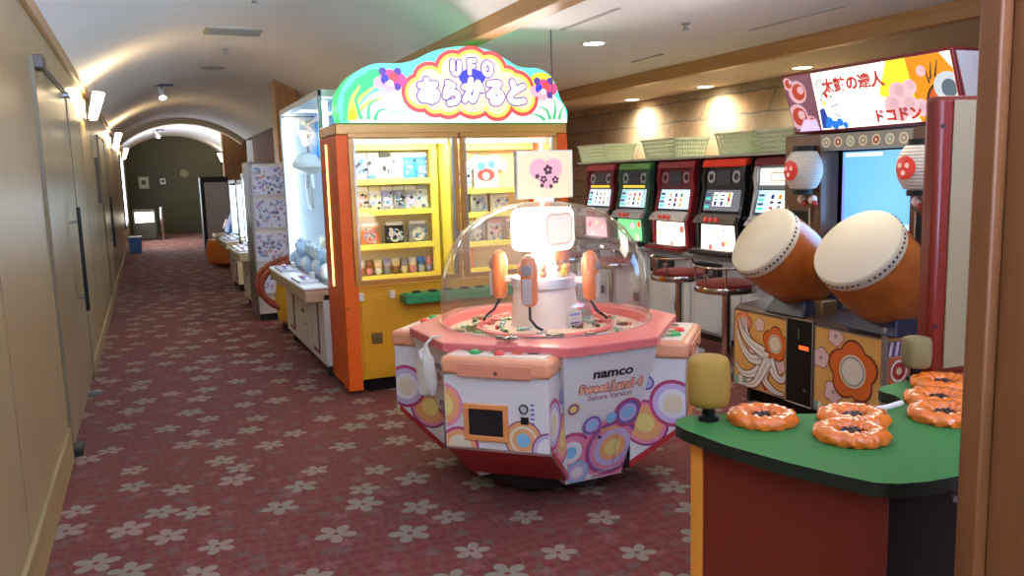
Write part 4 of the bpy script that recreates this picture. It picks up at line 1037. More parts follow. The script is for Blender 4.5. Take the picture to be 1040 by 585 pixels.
# pink octagonal rim with a round well
def octo(ap, ast):
    out = []
    ns = [(rad(-90+45*k), ap if k % 2 == 0 else ast) for k in range(8)]
    for k in range(8):
        (t1, d1_), (t2, d2_) = ns[k], ns[(k+1) % 8]
        det = math.cos(t1)*math.sin(t2) - math.sin(t1)*math.cos(t2)
        out.append(((d1_*math.sin(t2) - d2_*math.sin(t1))/det, (math.cos(t1)*d2_ - math.cos(t2)*d1_)/det))
    return out
oc = octo(AP+0.012, ASt+0.012); n = 64
def on_oct(a):
    d = (math.cos(a), math.sin(a)); best = 9
    for k in range(8):
        p, q_ = oc[k], oc[(k+1) % 8]; ex, ey = q_[0]-p[0], q_[1]-p[1]
        det = d[0]*(-ey) + ex*d[1]
        if abs(det) < 1e-9: continue
        t_ = (p[0]*(-ey) + ex*p[1])/det; s_ = (d[0]*p[1] - d[1]*p[0])/det
        if t_ > 0 and -1e-6 <= s_ <= 1+1e-6: best = min(best, t_)
    return (d[0]*best, d[1]*best)
mb = MB(); vs = []; angs = sorted([2*PI*i/n for i in range(n)] + [math.atan2(p[1], p[0]) % (2*PI) for p in oc]); m_ = len(angs)
lay = [(None, 0.735), (None, 0.775), (0.535, 0.79), (0.50, 0.785), (0.49, 0.74)]
for r, z in lay:
    for a in angs:
        if r is None: p = on_oct(a); vs.append((p[0], p[1], z))
        else: vs.append((r*math.cos(a), r*math.sin(a), z))
fs = [(j*m_+i, j*m_+(i+1) % m_, (j+1)*m_+(i+1) % m_, (j+1)*m_+i) for j in range(len(lay)-1) for i in range(m_)]
mb.add(vs, fs, s_pink); mb.build('octagonal_rim', sw, bev=0.006)
mb = MB(); mb.lathe([(0.495, 0.742), (0.30, 0.748), (0.30, 0.758), (0.16, 0.762)], M('playfield_cream', (232, 200, 172), 0.4, emit=0.0), seg=48, caps=False); mb.lathe([(0.495, 0.66), (0.001, 0.66)], s_white, seg=32, caps=False); mb.build('playfield', sw)
mb = MB(); mb.lathe([(0.33, 0.745), (0.345, 0.765), (0.33, 0.772), (0.315, 0.745)], s_pink, seg=48, caps=False); mb.build('turntable_lip', sw)
mb = MB()
mb.lathe([(0.515, 0.782), (0.518, 0.86), (0.515, 0.96), (0.495, 1.06), (0.46, 1.15), (0.40, 1.235), (0.32, 1.30), (0.22, 1.345), (0.11, 1.367), (0.0, 1.372)], glass('dome_acrylic', (246, 246, 246), 0.05, 0.03, 0.035), seg=72, caps=False)
dm = mb.build('dome', sw, smooth=60)
mb = MB(); mb.lathe([(0.512, 0.78), (0.528, 0.785), (0.528, 0.80), (0.519, 0.80)], glass('dome_flange', (236, 236, 236), 0.12, 0.1, 0.15), seg=72, caps=False); mb.build('dome_flange', sw)
for nd in (-135, 45):
    mb = MB(); T = Matrix.Rotation(rad(nd+90), 4, 'Z')
    mb.box(-0.012, 0.012, -0.60, -0.50, 0.795, 0.81, m_chrome, T); mb.box(-0.05, 0.05, -0.575, -0.555, 0.792, 0.81, m_chrome, T); mb.build('dome_latch', sw, bev=0.004)
# centre tower
tw = M('tower_white', (236, 226, 214), 0.35, var=0.04)
mb = MB(); mb.lathe([(0.17, 0.70), (0.165, 0.82), (0.155, 0.93), (0.15, 0.95)], tw, seg=40)
mb.build('centre_tower', sw, label='white centre tower under the dome')
mb = MB(); mb.lathe([(0.158, 0.95), (0.162, 0.955), (0.162, 1.0), (0.155, 1.005), (0.001, 1.005)], M('tower_collar_grey', (190, 190, 196), 0.35), seg=40, caps=False); mb.build('tower_collar', sw)
mb = MB(); mb.lathe([(0.06, 1.005), (0.06, 1.16)], tw, seg=24); mb.build('tower_neck', sw)
m_lamp = M('candy_lamp_lit', (255, 252, 240), 0.4, emit=1.5, ecol=(255, 246, 228)); m_lamp2 = M('candy_lamp_panel', (250, 226, 214), 0.4, emit=0.3, ecol=(255, 222, 200))
Tl = Matrix.Rotation(rad(26), 4, 'Z')
mb = MB()
rr = []
for cx, cz, a0 in ((0.085, 0.055, 0), (-0.085, 0.055, 90), (-0.085, -0.055, 180), (0.085, -0.055, 270)):
    for i in range(7): a = rad(a0 + i*15); rr.append((cx+0.055*math.cos(a), cz+0.05*math.sin(a)))
mb.prism(rr, Tl @ V((0, -0.09, 1.235)), Tl.to_3x3() @ V((1, 0, 0)), (0, 0, 1), 0.18, m_lamp)
lp = mb.build('lamp_head', sw, bev=0.012, label='glowing white lamp head on the tower')
mb = MB(); Fl = (Tl @ V((0.01, -0.0905, 1.235)), Tl.to_3x3() @ V((1, 0, 0)), (0, 0, 1)); mb.art(Fl, [(p[0]*0.74, p[1]*0.66) for p in rr], m_lamp2, 0.001); mb.build('lamp_face', lp, smooth=0)
mb = MB(); pts = [Fl[0] + Fl[1]*(p[0]*0.76) + V((0, 0, 1))*(p[1]*0.70) for p in rr]; mb.tube(pts, 0.006, M('lamp_ring_cream', (226, 190, 170), 0.4, emit=0.1), 8, True); mb.build('lamp_ring', lp)
light('candy_lamp_glow', 'POINT', (SWX-0.12, SWY-0.13, 1.10), 5, (255, 240, 215), 0.09)
light('candy_lamp_glow', 'POINT', (SWX+0.02, SWY+0.2, 1.12), 5, (255, 240, 215), 0.09)
# scoop arms: capsules around the tower
for k, nd in enumerate((-135, -45, 45, 135)):
    a = rad(nd); arm = MB(); r0 = 0.235; c = V((r0*math.cos(a), r0*math.sin(a), 0)); T = Matrix.Translation(c) @ Matrix.Rotation(rad(nd+90), 4, 'Z')
    ps = [T @ V((0, 0, z)) for z in (0.885, 0.895, 0.92, 1.08, 1.115, 1.13)]
    arm.tube([tuple(p) for p in ps], [0.018, 0.032, 0.040, 0.042, 0.030, 0.008], M('scoop_orange', (224, 126, 66), 0.35, coat=0.3), 16)
    ar = arm.build('scoop_arm', sw, label='orange capsule shaped scoop arm')
    mb = MB(); mb.box(-0.022, 0.022, -0.048, -0.030, 0.90, 1.02, M('arm_label_grey', (184, 176, 176), 0.4), T); p0 = T @ V((0, -0.048, 1.06)); mb.cyl(p0, T @ V((0, -0.03, 1.06)), 0.026, M('arm_disc_grey', (140, 130, 130), 0.4)); mb.build('arm_label', ar, bev=0.004)
    mb = MB(); mb.tube([tuple(T @ V((0, 0, 0.885))), tuple(T @ V((0.01, -0.03, 0.83))), tuple(T @ V((0.05, -0.06, 0.80))), tuple(T @ V((0.08, -0.06, 0.785)))], 0.007, m_black, 8); mb.build('scoop_hook', ar)
    mb = MB(); mb.box(-0.02, 0.02, 0.02, 0.10, 0.97, 1.0, tw, T); mb.build('arm_bracket', ar, bev=0.004)
# acrylic tubes beside the tower
mb = MB(); mb.lathe([(0.03, 0.70), (0.03, 1.02)], glass('tube_acrylic', (226, 232, 240), 0.08, 0.05, 0.18), (0.22, -0.02, 0), seg=20, caps=False); mb.build('acrylic_tube', sw)
mb = MB(); T = Matrix.Rotation(rad(10), 4, 'Z'); mb.box(0.0, 0.085, -0.182, -0.176, 0.765, 0.84, M('notice_white', (220, 222, 230), 0.4), T); mb.box(0.015, 0.07, -0.184, -0.182, 0.78, 0.787, D_vio, T); mb.box(0.012, 0.073, -0.1835, -0.182, 0.82, 0.83, M('notice_bar', (130, 150, 190), 0.4), T); mb.build('tower_notice', sw, smooth=0)
swm = Matrix.Translation((SWX, SWY, 0)) @ Matrix.Rotation(SWR, 4, 'Z')
# toys on the collar
tc = [((200, 150, 90), 'tan'), ((120, 78, 48), 'brown'), ((236, 226, 208), 'cream'), ((216, 190, 90), 'yellow'), ((176, 110, 70), 'rust'), ((60, 50, 48), 'dark')]
for i in range(12):
    a = rad(-150 + i*30); p = swm @ V((0.115*math.cos(a), 0.115*math.sin(a), 1.006)); c, nm = tc[i % 6]
    t = thing('charm_toy', f'tiny {nm} toy standing on the grey collar of the tower under the dome', 'toy', p, a+PI/2, 'tiny toys on the tower collar')
    mt = M('charm_'+nm, c, 0.5); mb = MB(); mb.ball((0, 0, 0.018), 0.02, mt, (1, .9, 1), 10, 6); mb.build('body', t)
    mb = MB(); mb.ball((0, -0.003, 0.047), 0.016, mt, seg=10, rings=6)
    for s_ in (-1, 1): mb.ball((s_*0.011, 0, 0.061), 0.006, M('charm_dark', (60, 50, 48), 0.5), seg=6, rings=4)
    mb.build('head', t)
# candies and little boxes in the well
cc = [('green', (92, 150, 84)), ('mint', (150, 206, 180)), ('brown', (92, 58, 44)), ('red', (186, 62, 54)), ('silver', (190, 196, 200)), ('cream', (230, 214, 170))]
cand = {}
for i in range(90):
    a = random.uniform(0, 2*PI); r = random.choice((random.uniform(.36, .47), random.uniform(.36, .47), random.uniform(.19, .29)))
    z = 0.717 if r < 0.3 else 0.688
    z = (0.748 - 0.006*(r-0.30)/0.195 if r > 0.3 else 0.762 - 0.004*(r-.16)/.14)
    p = swm @ V((r*math.cos(a), r*math.sin(a), z))
    nm, c = cc[i % 6]
    if nm not in cand:
        mb = MB(); mt = M('candy_'+nm, c, 0.3, coat=0.5); mb.ball((0, 0, 0.009), 0.013, mt, (1.3, .8, .7), 8, 5)
        for s_ in (-1, 1): mb.lathe([(0.003, 0.014), (0.009, 0.026)], mt, (0, 0, 0.009), (s_, 0, 0.001), 6, caps=False)
        o = mb.build('candy'); cand[nm] = o
    else: o = cand[nm].copy(); C.objects.link(o)
    o.location = p; o.rotation_euler = (0, 0, random.uniform(0, 6)); tag(o, f'small {nm} wrapped candy lying in the well under the clear dome', 'candy', 'wrapped candies under the dome')
for i, (px, py, s_, rz) in enumerate(((-.13, -.34, .07, .2), (.26, .24, .06, .6), (.02, -.40, .05, -.3), (-.36, .10, .055, 1.0))):
    p = swm @ V((px, py, 0.748)); mb = MB(); mb.box(-s_/2, s_/2, -s_*.35, s_*.35, 0, 0.03, M('snack_box_%d' % (i % 2), ((70, 60, 40), (110, 120, 60))[i % 2], 0.4)); mb.rect(((0, 0, 0.03), (1, 0, 0), (0, 1, 0)), -s_*.3, s_*.3, -s_*.15, s_*.15, PM('cream'))
    o = mb.build('snack_box', bev=0); o.location = p; o.rotation_euler = (0, 0, rz)
    tag(o, ('dark snack box lying in the front of the domed well', 'dark green snack box lying at the back right of the domed well', 'small dark snack box near the front rim under the dome', 'olive snack box at the left side of the domed well')[i], 'snack box', 'snack boxes under the dome')
# sign board on top of the dome
t = thing('picture_sign', 'cream picture board with a pink heart standing on top of the clear dome', 'sign', swm @ V((0.02, 0, 1.372)), SWR)
mb = MB(); mb.cyl((0, 0.02, -0.002), (0, 0.02, 0.02), 0.05, m_white); mb.build('stand', t)
mb = MB(); mb.box(-0.155, 0.155, 0.0, 0.035, 0.012, 0.245, M('sign_edge_pale', (214, 216, 190), 0.4)); bo = mb.build('board', t, bev=0.003)
Fp = ((0, 0.0, 0.0), (1, 0, 0), (0, 0, 1)); mb = MB()
mb.rect(Fp, -0.148, 0.148, 0.018, 0.239, P('sign_cream_ground', (236, 216, 168), 0.10), 0.0008)
hp = P('sign_heart_pink', (238, 170, 170), 0.10)
mb.disc(Fp, -0.035, 0.155, 0.05, hp, 0.0012); mb.disc(Fp, 0.045, 0.155, 0.05, hp, 0.0013); mb.art(Fp, [(-0.08, 0.14), (0.005, 0.055), (0.09, 0.14), (0.005, 0.17)], hp, 0.0014)
dk = P('sign_dark_blossom', (92, 40, 52))
for cx, cy, r in ((0.015, 0.15, .026), (-0.01, 0.105, .02), (0.055, 0.10, .02), (-0.045, 0.12, .013), (0.03, 0.07, .012), (-.02, .075, .012)): mb.art(Fp, flower2(cx, cy, r, 5, 0.35, cx*30), dk, 0.0020)
for cx, cy in ((0.015, 0.15), (0.055, 0.10), (-.01, .105)): mb.disc(Fp, cx, cy, 0.006, hp, 0.0024)
mb.build('printed_picture', bo, smooth=0)
# plastic bag hanging by the left station
bagp = (1.02, 3.07)
t = thing('plastic_bag', 'white plastic bag hanging knotted from the rim of the domed candy game', 'bag', (1.075, 3.40, 0.0), rad(-70))
m_bag = M('bag_film', (214, 204, 190), 0.55, var=0.08, bump=0.5)
mb = MB(); vs = []; n = 20; rowsb = [(0.775, .010, .008), (0.755, .012, .010), (0.73, .022, .014), (0.715, .042, .022), (0.69, .052, .028), (0.64, .056, .032), (0.585, .058, .034), (0.55, .050, .030), (0.535, .02, .014)]
for z, a, b in rowsb:
    for i in range(n):
        t_ = 2*PI*i/n; f = 1 + 0.10*math.sin(5*t_ + z*30) + 0.05*math.sin(9*t_)
        vs.append((a*f*math.cos(t_), b*f*math.sin(t_), z))
fs = [(j*n+i, (j+1)*n+i, (j+1)*n+(i+1) % n, j*n+(i+1) % n) for j in range(len(rowsb)-1) for i in range(n)] + [tuple(range(n)), tuple((len(rowsb)-1)*n+i for i in range(n))[::-1]]
mb.add(vs, fs, m_bag); mb.build('bag_body', t)
mb = MB(); mb.tube([(0.0, 0, 0.77), (0.01, 0.03, 0.80), (0.02, 0.07, 0.80)], 0.006, m_bag, 6); mb.tube([(0, 0, 0.76), (-0.015, -0.02, 0.735), (0.01, -0.035, 0.71)], [0.006, 0.014, 0.004], m_bag, 6); mb.build('handle_knot', t)

# ------------------------------------------------------------------ slot machines on the right
FX = 4.38
isl = thing('slot_island', 'long white topped island shelf holding the row of slot machines', 'counter', (FX, 6.35, 0), RIGHTROW)
m_islw = M('island_white', (196, 204, 212), 0.35, var=0.04)
mb = MB(); mb.box(-1.85, 1.85, 0.06, 0.62, 0.06, 0.74, m_islw); mb.build('base_cabinet', isl, bev=0.006)
mb = MB(); mb.box(-1.83, 1.83, 0.10, 0.6, 0, 0.06, m_dark); mb.build('plinth', isl)
mb = MB(); mb.box(-1.85, 1.85, 0.0, 0.64, 0.74, 0.775, M('island_ledge_grey', (150, 158, 166), 0.3)); mb.build('ledge', isl, bev=0.006)
mb = MB(); mb.box(-1.85, 1.85, 0.50, 0.62, 0.775, 1.60, M('island_back_black', (26, 26, 30), 0.5)); mb.build('back_panel', isl)
mb = MB(); mb.box(-1.87, 1.87, 0.10, 0.66, 1.600, 1.622, M('island_shelf_pale', (196, 200, 184), 0.4)); mb.build('top_shelf', isl, bev=0.004)
slots = [(7.72, 'maroon and yellow slot machine, last of the row and nearest the prize cabinet', (120, 40, 44), (150, 56, 60), (190, 205, 225), (232, 180, 190), 'maroon'),
         (7.05, 'green topped slot machine with a green lower panel beside the dark red one', (70, 110, 90), (80, 130, 60), (170, 205, 215), (120, 210, 140), 'green'),
         (6.345, 'dark red framed slot machine with a white lit lower panel, middle of the row', (140, 36, 48), (130, 40, 50), (190, 214, 235), (255, 244, 226), 'red'),
         (5.655, 'black slot machine with an orange red header beside the tall glass front one', (40, 38, 42), (214, 56, 34), (120, 124, 136), (255, 246, 230), 'black'),
         (4.98, 'silver and white lit slot machine standing behind the left drum', (196, 204, 214), (226, 228, 220), (190, 225, 235), (225, 240, 250), 'silver')]
def symbols(mb, Fp, cx, w, z0, z1, seed, o=0.002):
    rnd = random.Random(seed); cs = [(190, 50, 50), (40, 60, 130), (220, 170, 50), (60, 130, 80), (30, 30, 34)]
    for j in range(3):
        c = cs[rnd.randrange(5)]; zc = z0 + (z1-z0)*(j+0.5)/3
        if rnd.random() < .5: mb.disc(Fp, cx, zc, w*0.3, P('reel_%d' % cs.index(c), c, 0.3), o)
        else: mb.rect(Fp, cx-w*0.32, cx+w*0.32, zc-(z1-z0)*.08, zc+(z1-z0)*.08, P('reel_%d' % cs.index(c), c, 0.3), o)
for i, (yw, lab, frc, top, reel, low, nm) in enumerate(slots):
    t = thing('slot_machine', lab, 'slot machine', (FX, yw, 0.775), RIGHTROW, 'slot machines on the island')
    W_ = 0.285; fm = M('slot_frame_'+nm, frc, 0.3, 0.2, coat=0.3); tm = M('slot_top_'+nm, top, 0.35, emit=0.12)
    mb = MB(); mb.box(-W_-0.02, W_+0.02, 0.20, 0.49, 0.0, 0.815, m_black); mb.hexa([(-W_-.02, .10, 0), (W_+.02, .10, 0), (-W_-.02, .20, 0), (W_+.02, .20, 0), (-W_-.02, .16, .815), (W_+.02, .16, .815), (-W_-.02, .20, .815), (W_+.02, .20, .815)], m_black); mb.build('case', t, bev=0.006)
    # door frame: two tapering side columns
    for sx in (-1, 1):
        mb = MB()
        pts = [(0.04, 0.03), (0.02, 0.27), (0.06, 0.36), (0.10, 0.56), (0.085, 0.66), (0.12, 0.80)]
        ws = [0.035, 0.035, 0.03, 0.045, 0.05, 0.05]
        vs = []
        for (y, z), ww in zip(pts, ws):
            xo = sx*W_; xi = sx*(W_-ww); 
            vs += [(xo, y, z), (xi, y-0.005, z), (xi, 0.2, z), (xo, 0.2, z)]
        fs = []
        for j in range(len(pts)-1):
            for q_ in range(4): a = j*4+q_; b_ = j*4+(q_+1) % 4; fs.append((a, b_, b_+4, a+4))
        fs += [(0, 1, 2, 3), tuple((len(pts)-1)*4+q_ for q_ in (3, 2, 1, 0))]
        mb.add(vs, fs, fm); mb.build('side_column', t, bev=0.004)
    mb = MB(); mb.box(-W_+.02, W_-.02, 0.05, 0.2, 0.03, 0.27, fm); mb.build('lower_door', t, bev=0.006)
    Fp = ((0, 0.048, 0.04), (1, 0, 0), (0, 0, 1)); mb = MB(); cpn = [(-.225, .01), (.225, .01), (.225, .215), (-.225, .215)]
    mb.art(Fp, cpn, P('slot_low_'+nm, low, 1.25 if i > 1 else 0.7), 0.001)
    rnd = random.Random(i+3)
    for j in range(9): mb.disc(Fp, rnd.uniform(-.2, .2), rnd.uniform(.02, .2), rnd.uniform(.012, .035), P('slot_spot_%d' % (j % 4), ((240, 200, 190), (230, 90, 80), (250, 220, 150), (240, 160, 190))[j % 4], 0.9), 0.0014+j*.0001, cpn)
    mb.build('lower_picture', t, smooth=0, label='lit lower picture panel')
    # tray
    mb = MB(); mb.box(-W_+.01, W_-.01, -0.06, 0.06, 0.0, 0.035, m_dark if i != 2 else fm); mb.box(-W_+.03, W_-.03, -0.045, 0.04, 0.035, 0.05, m_steel); mb.build('coin_tray', t, bev=0.008)
    # button deck
    mb = MB(); mb.hexa([(-W_+.01, -.02, .27), (W_-.01, -.02, .27), (-W_+.01, .12, .27), (W_-.01, .12, .27), (-W_+.02, .02, .33), (W_-.02, .02, .33), (-W_+.02, .12, .37), (W_-.02, .12, .37)], M('slot_deck_'+('w' if i != 3 else 'k'), (176, 176, 180) if i != 3 else (90, 84, 84), 0.35)); dk_ = mb.build('button_deck', t, bev=0.005)
    for j in range(3):
        mb = MB(); mb.cyl((-0.09+j*0.07, -.005, .302), (-0.09+j*0.07, -.02, .305), 0.02, M('slot_btn', (200, 70, 60), 0.3, emit=0.2)); mb.build('stop_button', dk_)
    mb = MB(); mb.cyl((-0.20, 0.0, .30), (-0.20, -0.05, .33), 0.006, m_chrome); mb.ball((-0.20, -.055, .333), 0.018, m_black, seg=10, rings=6); mb.build('start_lever', dk_)
    # reel window, tilted back
    c0 = V((0, .065, .375)); c1 = V((0, .115, .545)); Wd = (c1-c0).normalized(); hh = (c1-c0).length; Fr = (c0, (1, 0, 0), Wd)
    mb = MB(); mb.hexa([(-.245, .07, .365), (.245, .07, .365), (-.245, .2, .365), (.245, .2, .365), (-.245, .12, .56), (.245, .12, .56), (-.245, .2, .56), (.245, .2, .56)], M('reel_box_dark', (30, 32, 44), 0.3)); rb = mb.build('reel_box', t)
    Fr = (V((0, .069, .367)), (1, 0, 0), V((0, .05, .195)).normalized())
    mb = MB()
    mb.rect(Fr, -.235, .235, .008, .19, P('reel_panel_'+nm, reel, 0.55 if i != 3 else 0.25), 0.001)
    for j in range(3):
        cx = (-.085 + j*.085) + (0.02 if i != 3 else 0.0)
        mb.rect(Fr, cx-.036, cx+.036, .05 if i == 3 else .02, .165, P('reel_white', (240, 246, 250), 1.1), 0.002); symbols(mb, Fr, cx, .072, .055 if i == 3 else .025, .16, i*7+j, 0.003)
    for j in range(4): mb.rect(Fr, -.225, -.16, .03+j*.036, .05+j*.036, P('reel_side_%d' % (j % 2), ((60, 190, 180), (40, 60, 110))[j % 2], 0.6), 0.002)
    mb.build('reel_window', rb, smooth=0, label='lit reel window with three reels')
    # upper panel with screen
    c0 = V((0, .115, .565)); c1 = V((0, .13, .76)); Wd = (c1-c0).normalized()
    mb = MB(); mb.hexa([(-.25, .105, .56), (.25, .105, .56), (-.25, .2, .56), (.25, .2, .56), (-.25, .125, .745), (.25, .125, .745), (-.25, .2, .745), (.25, .2, .745)], M('slot_upper_'+nm, tuple(int(v*.6+30) for v in frc), 0.35)); ub = mb.build('upper_panel', t, bev=0.004)
    Fr = (V((0, .104, .562)), (1, 0, 0), (c1-c0).normalized())
    mb = MB()
    if i == 4:
        mb.rect(Fr, -.22, .22, .03, .16, P('upper_white', (244, 246, 238), 0.9), 0.003); mb.rect(Fr, -.10, .10, .055, .13, P('upper_tan', (190, 160, 110), 0.3), 0.004); mb.rect(Fr, -.088, .088, .066, .119, P('upper_paper', (250, 244, 226), 0.9), 0.005)
    else:
        mb.rect(Fr, -.09, .09, .03, .155, P('upper_screen', (60, 62, 70), 0.1), 0.004)
        for sx in (-1, 1): mb.disc(Fr, sx*.165, .10, .052, P('upper_speaker_'+('r' if i == 2 else 'k'), (150, 110, 116) if i == 2 else (150, 150, 156), 0.15), 0.004); mb.disc(Fr, sx*.165, .10, .03, P('upper_cone', (50, 44, 48)), 0.005)
        if i < 2: mb.rect(Fr, -.2, .2, .005, .03, P('upper_gold', (230, 190, 70), 0.6), 0.005)
    mb.build('upper_print', ub, smooth=0)
    mb = MB(); mb.hexa([(-W_, .09, .745), (W_, .09, .745), (-W_, .2, .745), (W_, .2, .745), (-W_, .115, .812), (W_, .115, .812), (-W_, .2, .812), (W_, .2, .812)], tm if i != 4 else M('slot_top_maroon_strip', (130, 40, 54), 0.35)); mb.build('header', t, bev=0.012, label=('maroon', 'green', 'dark red', 'orange red', 'white and maroon')[i] + ' header cap')
# fronts of the island below each machine
for i, yw in enumerate((7.72, 7.05, 6.345, 5.655, 4.98)):
    lx = 6.35 - yw
    mb = MB(); mb.box(lx-0.30, lx+0.30, 0.045, 0.06, 0.09, 0.72, M('front_panel_white', (206, 214, 222), 0.3, var=0.03)); fp = mb.build('front_panel', isl, bev=0.004)
    mb = MB(); mb.box(lx+0.06, lx+0.20, 0.035, 0.045, 0.20, 0.345, M('vent_surround', (184, 190, 198), 0.4)); mb.box(lx+0.085, lx+0.175, 0.030, 0.035, 0.215, 0.30, m_black); mb.build('coin_chute', fp, bev=0.003)
    mb = MB(); mb.box(lx-0.27, lx+0.07, 0.0, 0.045, 0.55, 0.70, m_dark); mb.box(lx-0.25, lx-0.13, -0.012, 0.0, 0.585, 0.67, m_steel); mb.cyl((lx-0.02, 0.0, 0.62), (lx-0.02, -0.015, 0.62), 0.03, m_steel); mb.build('coin_changer', fp, bev=0.004)
# baskets on the top shelf
m_bask = M('basket_pale_green', (232, 246, 214), 0.5, var=0.03)
def basket(y, w, label, rz=0.0):
    t = thing('plastic_basket', label, 'basket', (FX+0.36, y, 1.6225), RIGHTROW+rz, 'pale green baskets on the island shelf')
    d, h, th = 0.19, 0.175, 0.006
    mb = MB(); b0, b1 = 0.86, 1.0
    # floor and rim
    mb.box(-w*b0, w*b0, -d*b0, d*b0, 0, th, m_bask)
    for k in range(5):                    # horizontal hoops
        z = 0.02 + k*(h-0.02)/4; f = b0 + (b1-b0)*z/h; r = th if k < 4 else 0.011
        a, b = w*f, d*f
        mb.box(-a-r, a+r, -b-r, -b+r*0.2, z-r, z+r, m_bask); mb.box(-a-r, a+r, b-r*0.2, b+r, z-r, z+r, m_bask)
        mb.box(-a-r, -a+r*0.2, -b, b, z-r, z+r, m_bask); mb.box(a-r*0.2, a+r, -b, b, z-r, z+r, m_bask)
    nx = int(w*2/0.03); ny = int(d*2/0.03)
    for i in range(nx+1):
        u = -1 + 2*i/nx
        for s_ in (-1, 1): mb.cyl((u*w*b0, s_*d*b0, 0), (u*w*b1, s_*d*b1, h), 0.0075, m_bask, seg=5)
    for i in range(ny+1):
        u = -1 + 2*i/ny
        for s_ in (-1, 1): mb.cyl((s_*w*b0, u*d*b0, 0), (s_*w*b1, u*d*b1, h), 0.0075, m_bask, seg=5)
    mb.build('basket_shell', t, smooth=0)
basket(8.02, 0.30, 'pale green plastic basket at the far end of the island shelf, near the prize cabinet')
basket(6.72, 0.28, 'pale green basket in the middle of the island shelf above the dark red slot machine')
basket(5.62, 0.22, 'pale green plastic basket tilted forward above the black slot machine', 0.06)
basket(5.11, 0.21, 'pale green plastic basket closest to the drum game marquee')

# ------------------------------------------------------------------ bar stools
m_seat = M('seat_red_vinyl', (104, 22, 18), 0.6, spec=0.3)
def make_stool(loc, rz, label):
    t = thing('bar_stool', label, 'stool', loc, rz, 'chrome stools along the slot machines')
    mb = MB(); mb.lathe([(0.001, 0.0), (0.21, 0.0), (0.215, 0.012), (0.19, 0.022), (0.05, 0.04), (0.035, 0.06)], m_chrome, seg=36, caps=False); mb.build('base', t)
    mb = MB(); mb.cyl((0, 0, 0.05), (0, 0, 0.60), 0.034, m_chrome, seg=20); mb.build('pole', t)
    mb = MB(); mb.lathe([(0.001, 0.60), (0.19, 0.60), (0.235, 0.615), (0.24, 0.635), (0.235, 0.655), (0.21, 0.66)], m_chrome, seg=40, caps=False); mb.build('seat_ring', t)
    mb = MB(); mb.lathe([(0.222, 0.655), (0.215, 0.675), (0.18, 0.688), (0.001, 0.694)], m_seat, seg=40, caps=False); mb.build('seat', t)
    mb = MB(); pts = []
    for i in range(13):
        a = rad(20 + 140*i/12); pts.append((0.235*math.cos(a), 0.235*math.sin(a), 0.80))
    pts = [(0.215*math.cos(rad(12)), 0.215*math.sin(rad(12)), 0.64), (0.232*math.cos(rad(14)), 0.232*math.sin(rad(14)), 0.74)] + pts + [(0.232*math.cos(rad(166)), 0.232*math.sin(rad(166)), 0.74), (0.215*math.cos(rad(168)), 0.215*math.sin(rad(168)), 0.64)]
    mb.tube(pts, 0.009, m_chrome, 10); b = mb.build('back_rail', t)
    mb = MB()
    for a in (70, 110): mb.tube([(0.225*math.cos(rad(a)), 0.225*math.sin(rad(a)), 0.65), (0.235*math.cos(rad(a)), 0.235*math.sin(rad(a)), 0.80)], 0.007, m_chrome, 8)
    mb.build('rail_post', b)
    return t
st0 = make_stool((3.86, 4.82, 0), rad(120), 'chrome bar stool with a red seat nearest the drum game')
copy_thing(st0, (3.98, 5.58, 0), rad(100), 'chrome bar stool with a red seat second from the drum game')
copy_thing(st0, (4.02, 6.72, 0), rad(80), 'chrome bar stool with a red seat seen through the right side of the dome')
copy_thing(st0, (3.95, 7.45, 0), rad(110), 'chrome bar stool farthest from the drum game, seen through the dome')

# ------------------------------------------------------------------ festival drum game
tk = thing('drum_game', 'big two drum arcade game with orange patterned base and a lit marquee', 'arcade machine', (3.45, 3.63, 0), RIGHTROW)
t_och = P('ochre_ground', (222, 168, 88)); t_or = P('flower_orange', (214, 104, 40)); t_br = P('outline_brown', (110, 44, 26)); t_wh = P('drum_white', (232, 226, 214)); t_cr = P('drum_cream', (226, 212, 176))
t_red = P('drum_red', (168, 52, 36)); t_pk = P('drum_pink', (226, 190, 186)); t_gr = P('drum_grey', (150, 144, 136)); t_pur = P('drum_purple', (110, 70, 130)); t_teal = P('drum_teal', (140, 176, 160))
m_tdark = M('drum_cabinet_dark', (40, 32, 30), 0.4); m_tbrown = M('drum_tower_brown', (92, 58, 40), 0.35, var=0.15); m_trim = M('drum_trim_steel', (176, 170, 160), 0.3, 0.8)
mb = MB(); mb.box(-0.60, 0.60, 0.0, 0.95, 0.10, 0.60, m_tdark); mb.hexa([(-.60, .0, .60), (.60, .0, .60), (-.60, .95, .60), (.60, .95, .60), (-.59, .02, .63), (.59, .02, .63), (-.59, .95, .70), (.59, .95, .70)], M('stage_top', (70, 46, 36), 0.4)); mb.build('base_cabinet', tk, bev=0.004)
mb = MB(); mb.box(-0.54, 0.54, 0.08, 0.88, 0.0, 0.10, m_black)
for sx in (-.5, .5): mb.cyl((sx, .05, 0), (sx, .05, .10), .018, m_dark)
mb.build('feet', tk)
def panel_frame(mb, x0, x1, z0, z1, y=-0.004):
    for a in ((x0, x1, z0, z0+.008), (x0, x1, z1-.008, z1), (x0, x0+.007, z0, z1), (x1-.007, x1, z0, z1)): mb.box(a[0], a[1], y-.004, y+.004, a[2], a[3], m_trim)
def blossom(mb, Fp, cx, cy, r, c1, c2, clip, o, rot=0.2, face=True):
    mb.art(Fp, flower2(cx, cy, r*1.08, 5, 0.2, rot), t_br, o, clip); mb.art(Fp, flower2(cx, cy, r, 5, 0.2, rot), c1, o+.0003, clip)
    if face: mb.disc(Fp, cx, cy, r*0.56, t_cr, o+.0006, clip); mb.disc(Fp, cx, cy, r*0.50, t_gr, o+.0008, clip); mb.disc(Fp, cx, cy, r*0.44, c2, o+.0010, clip)
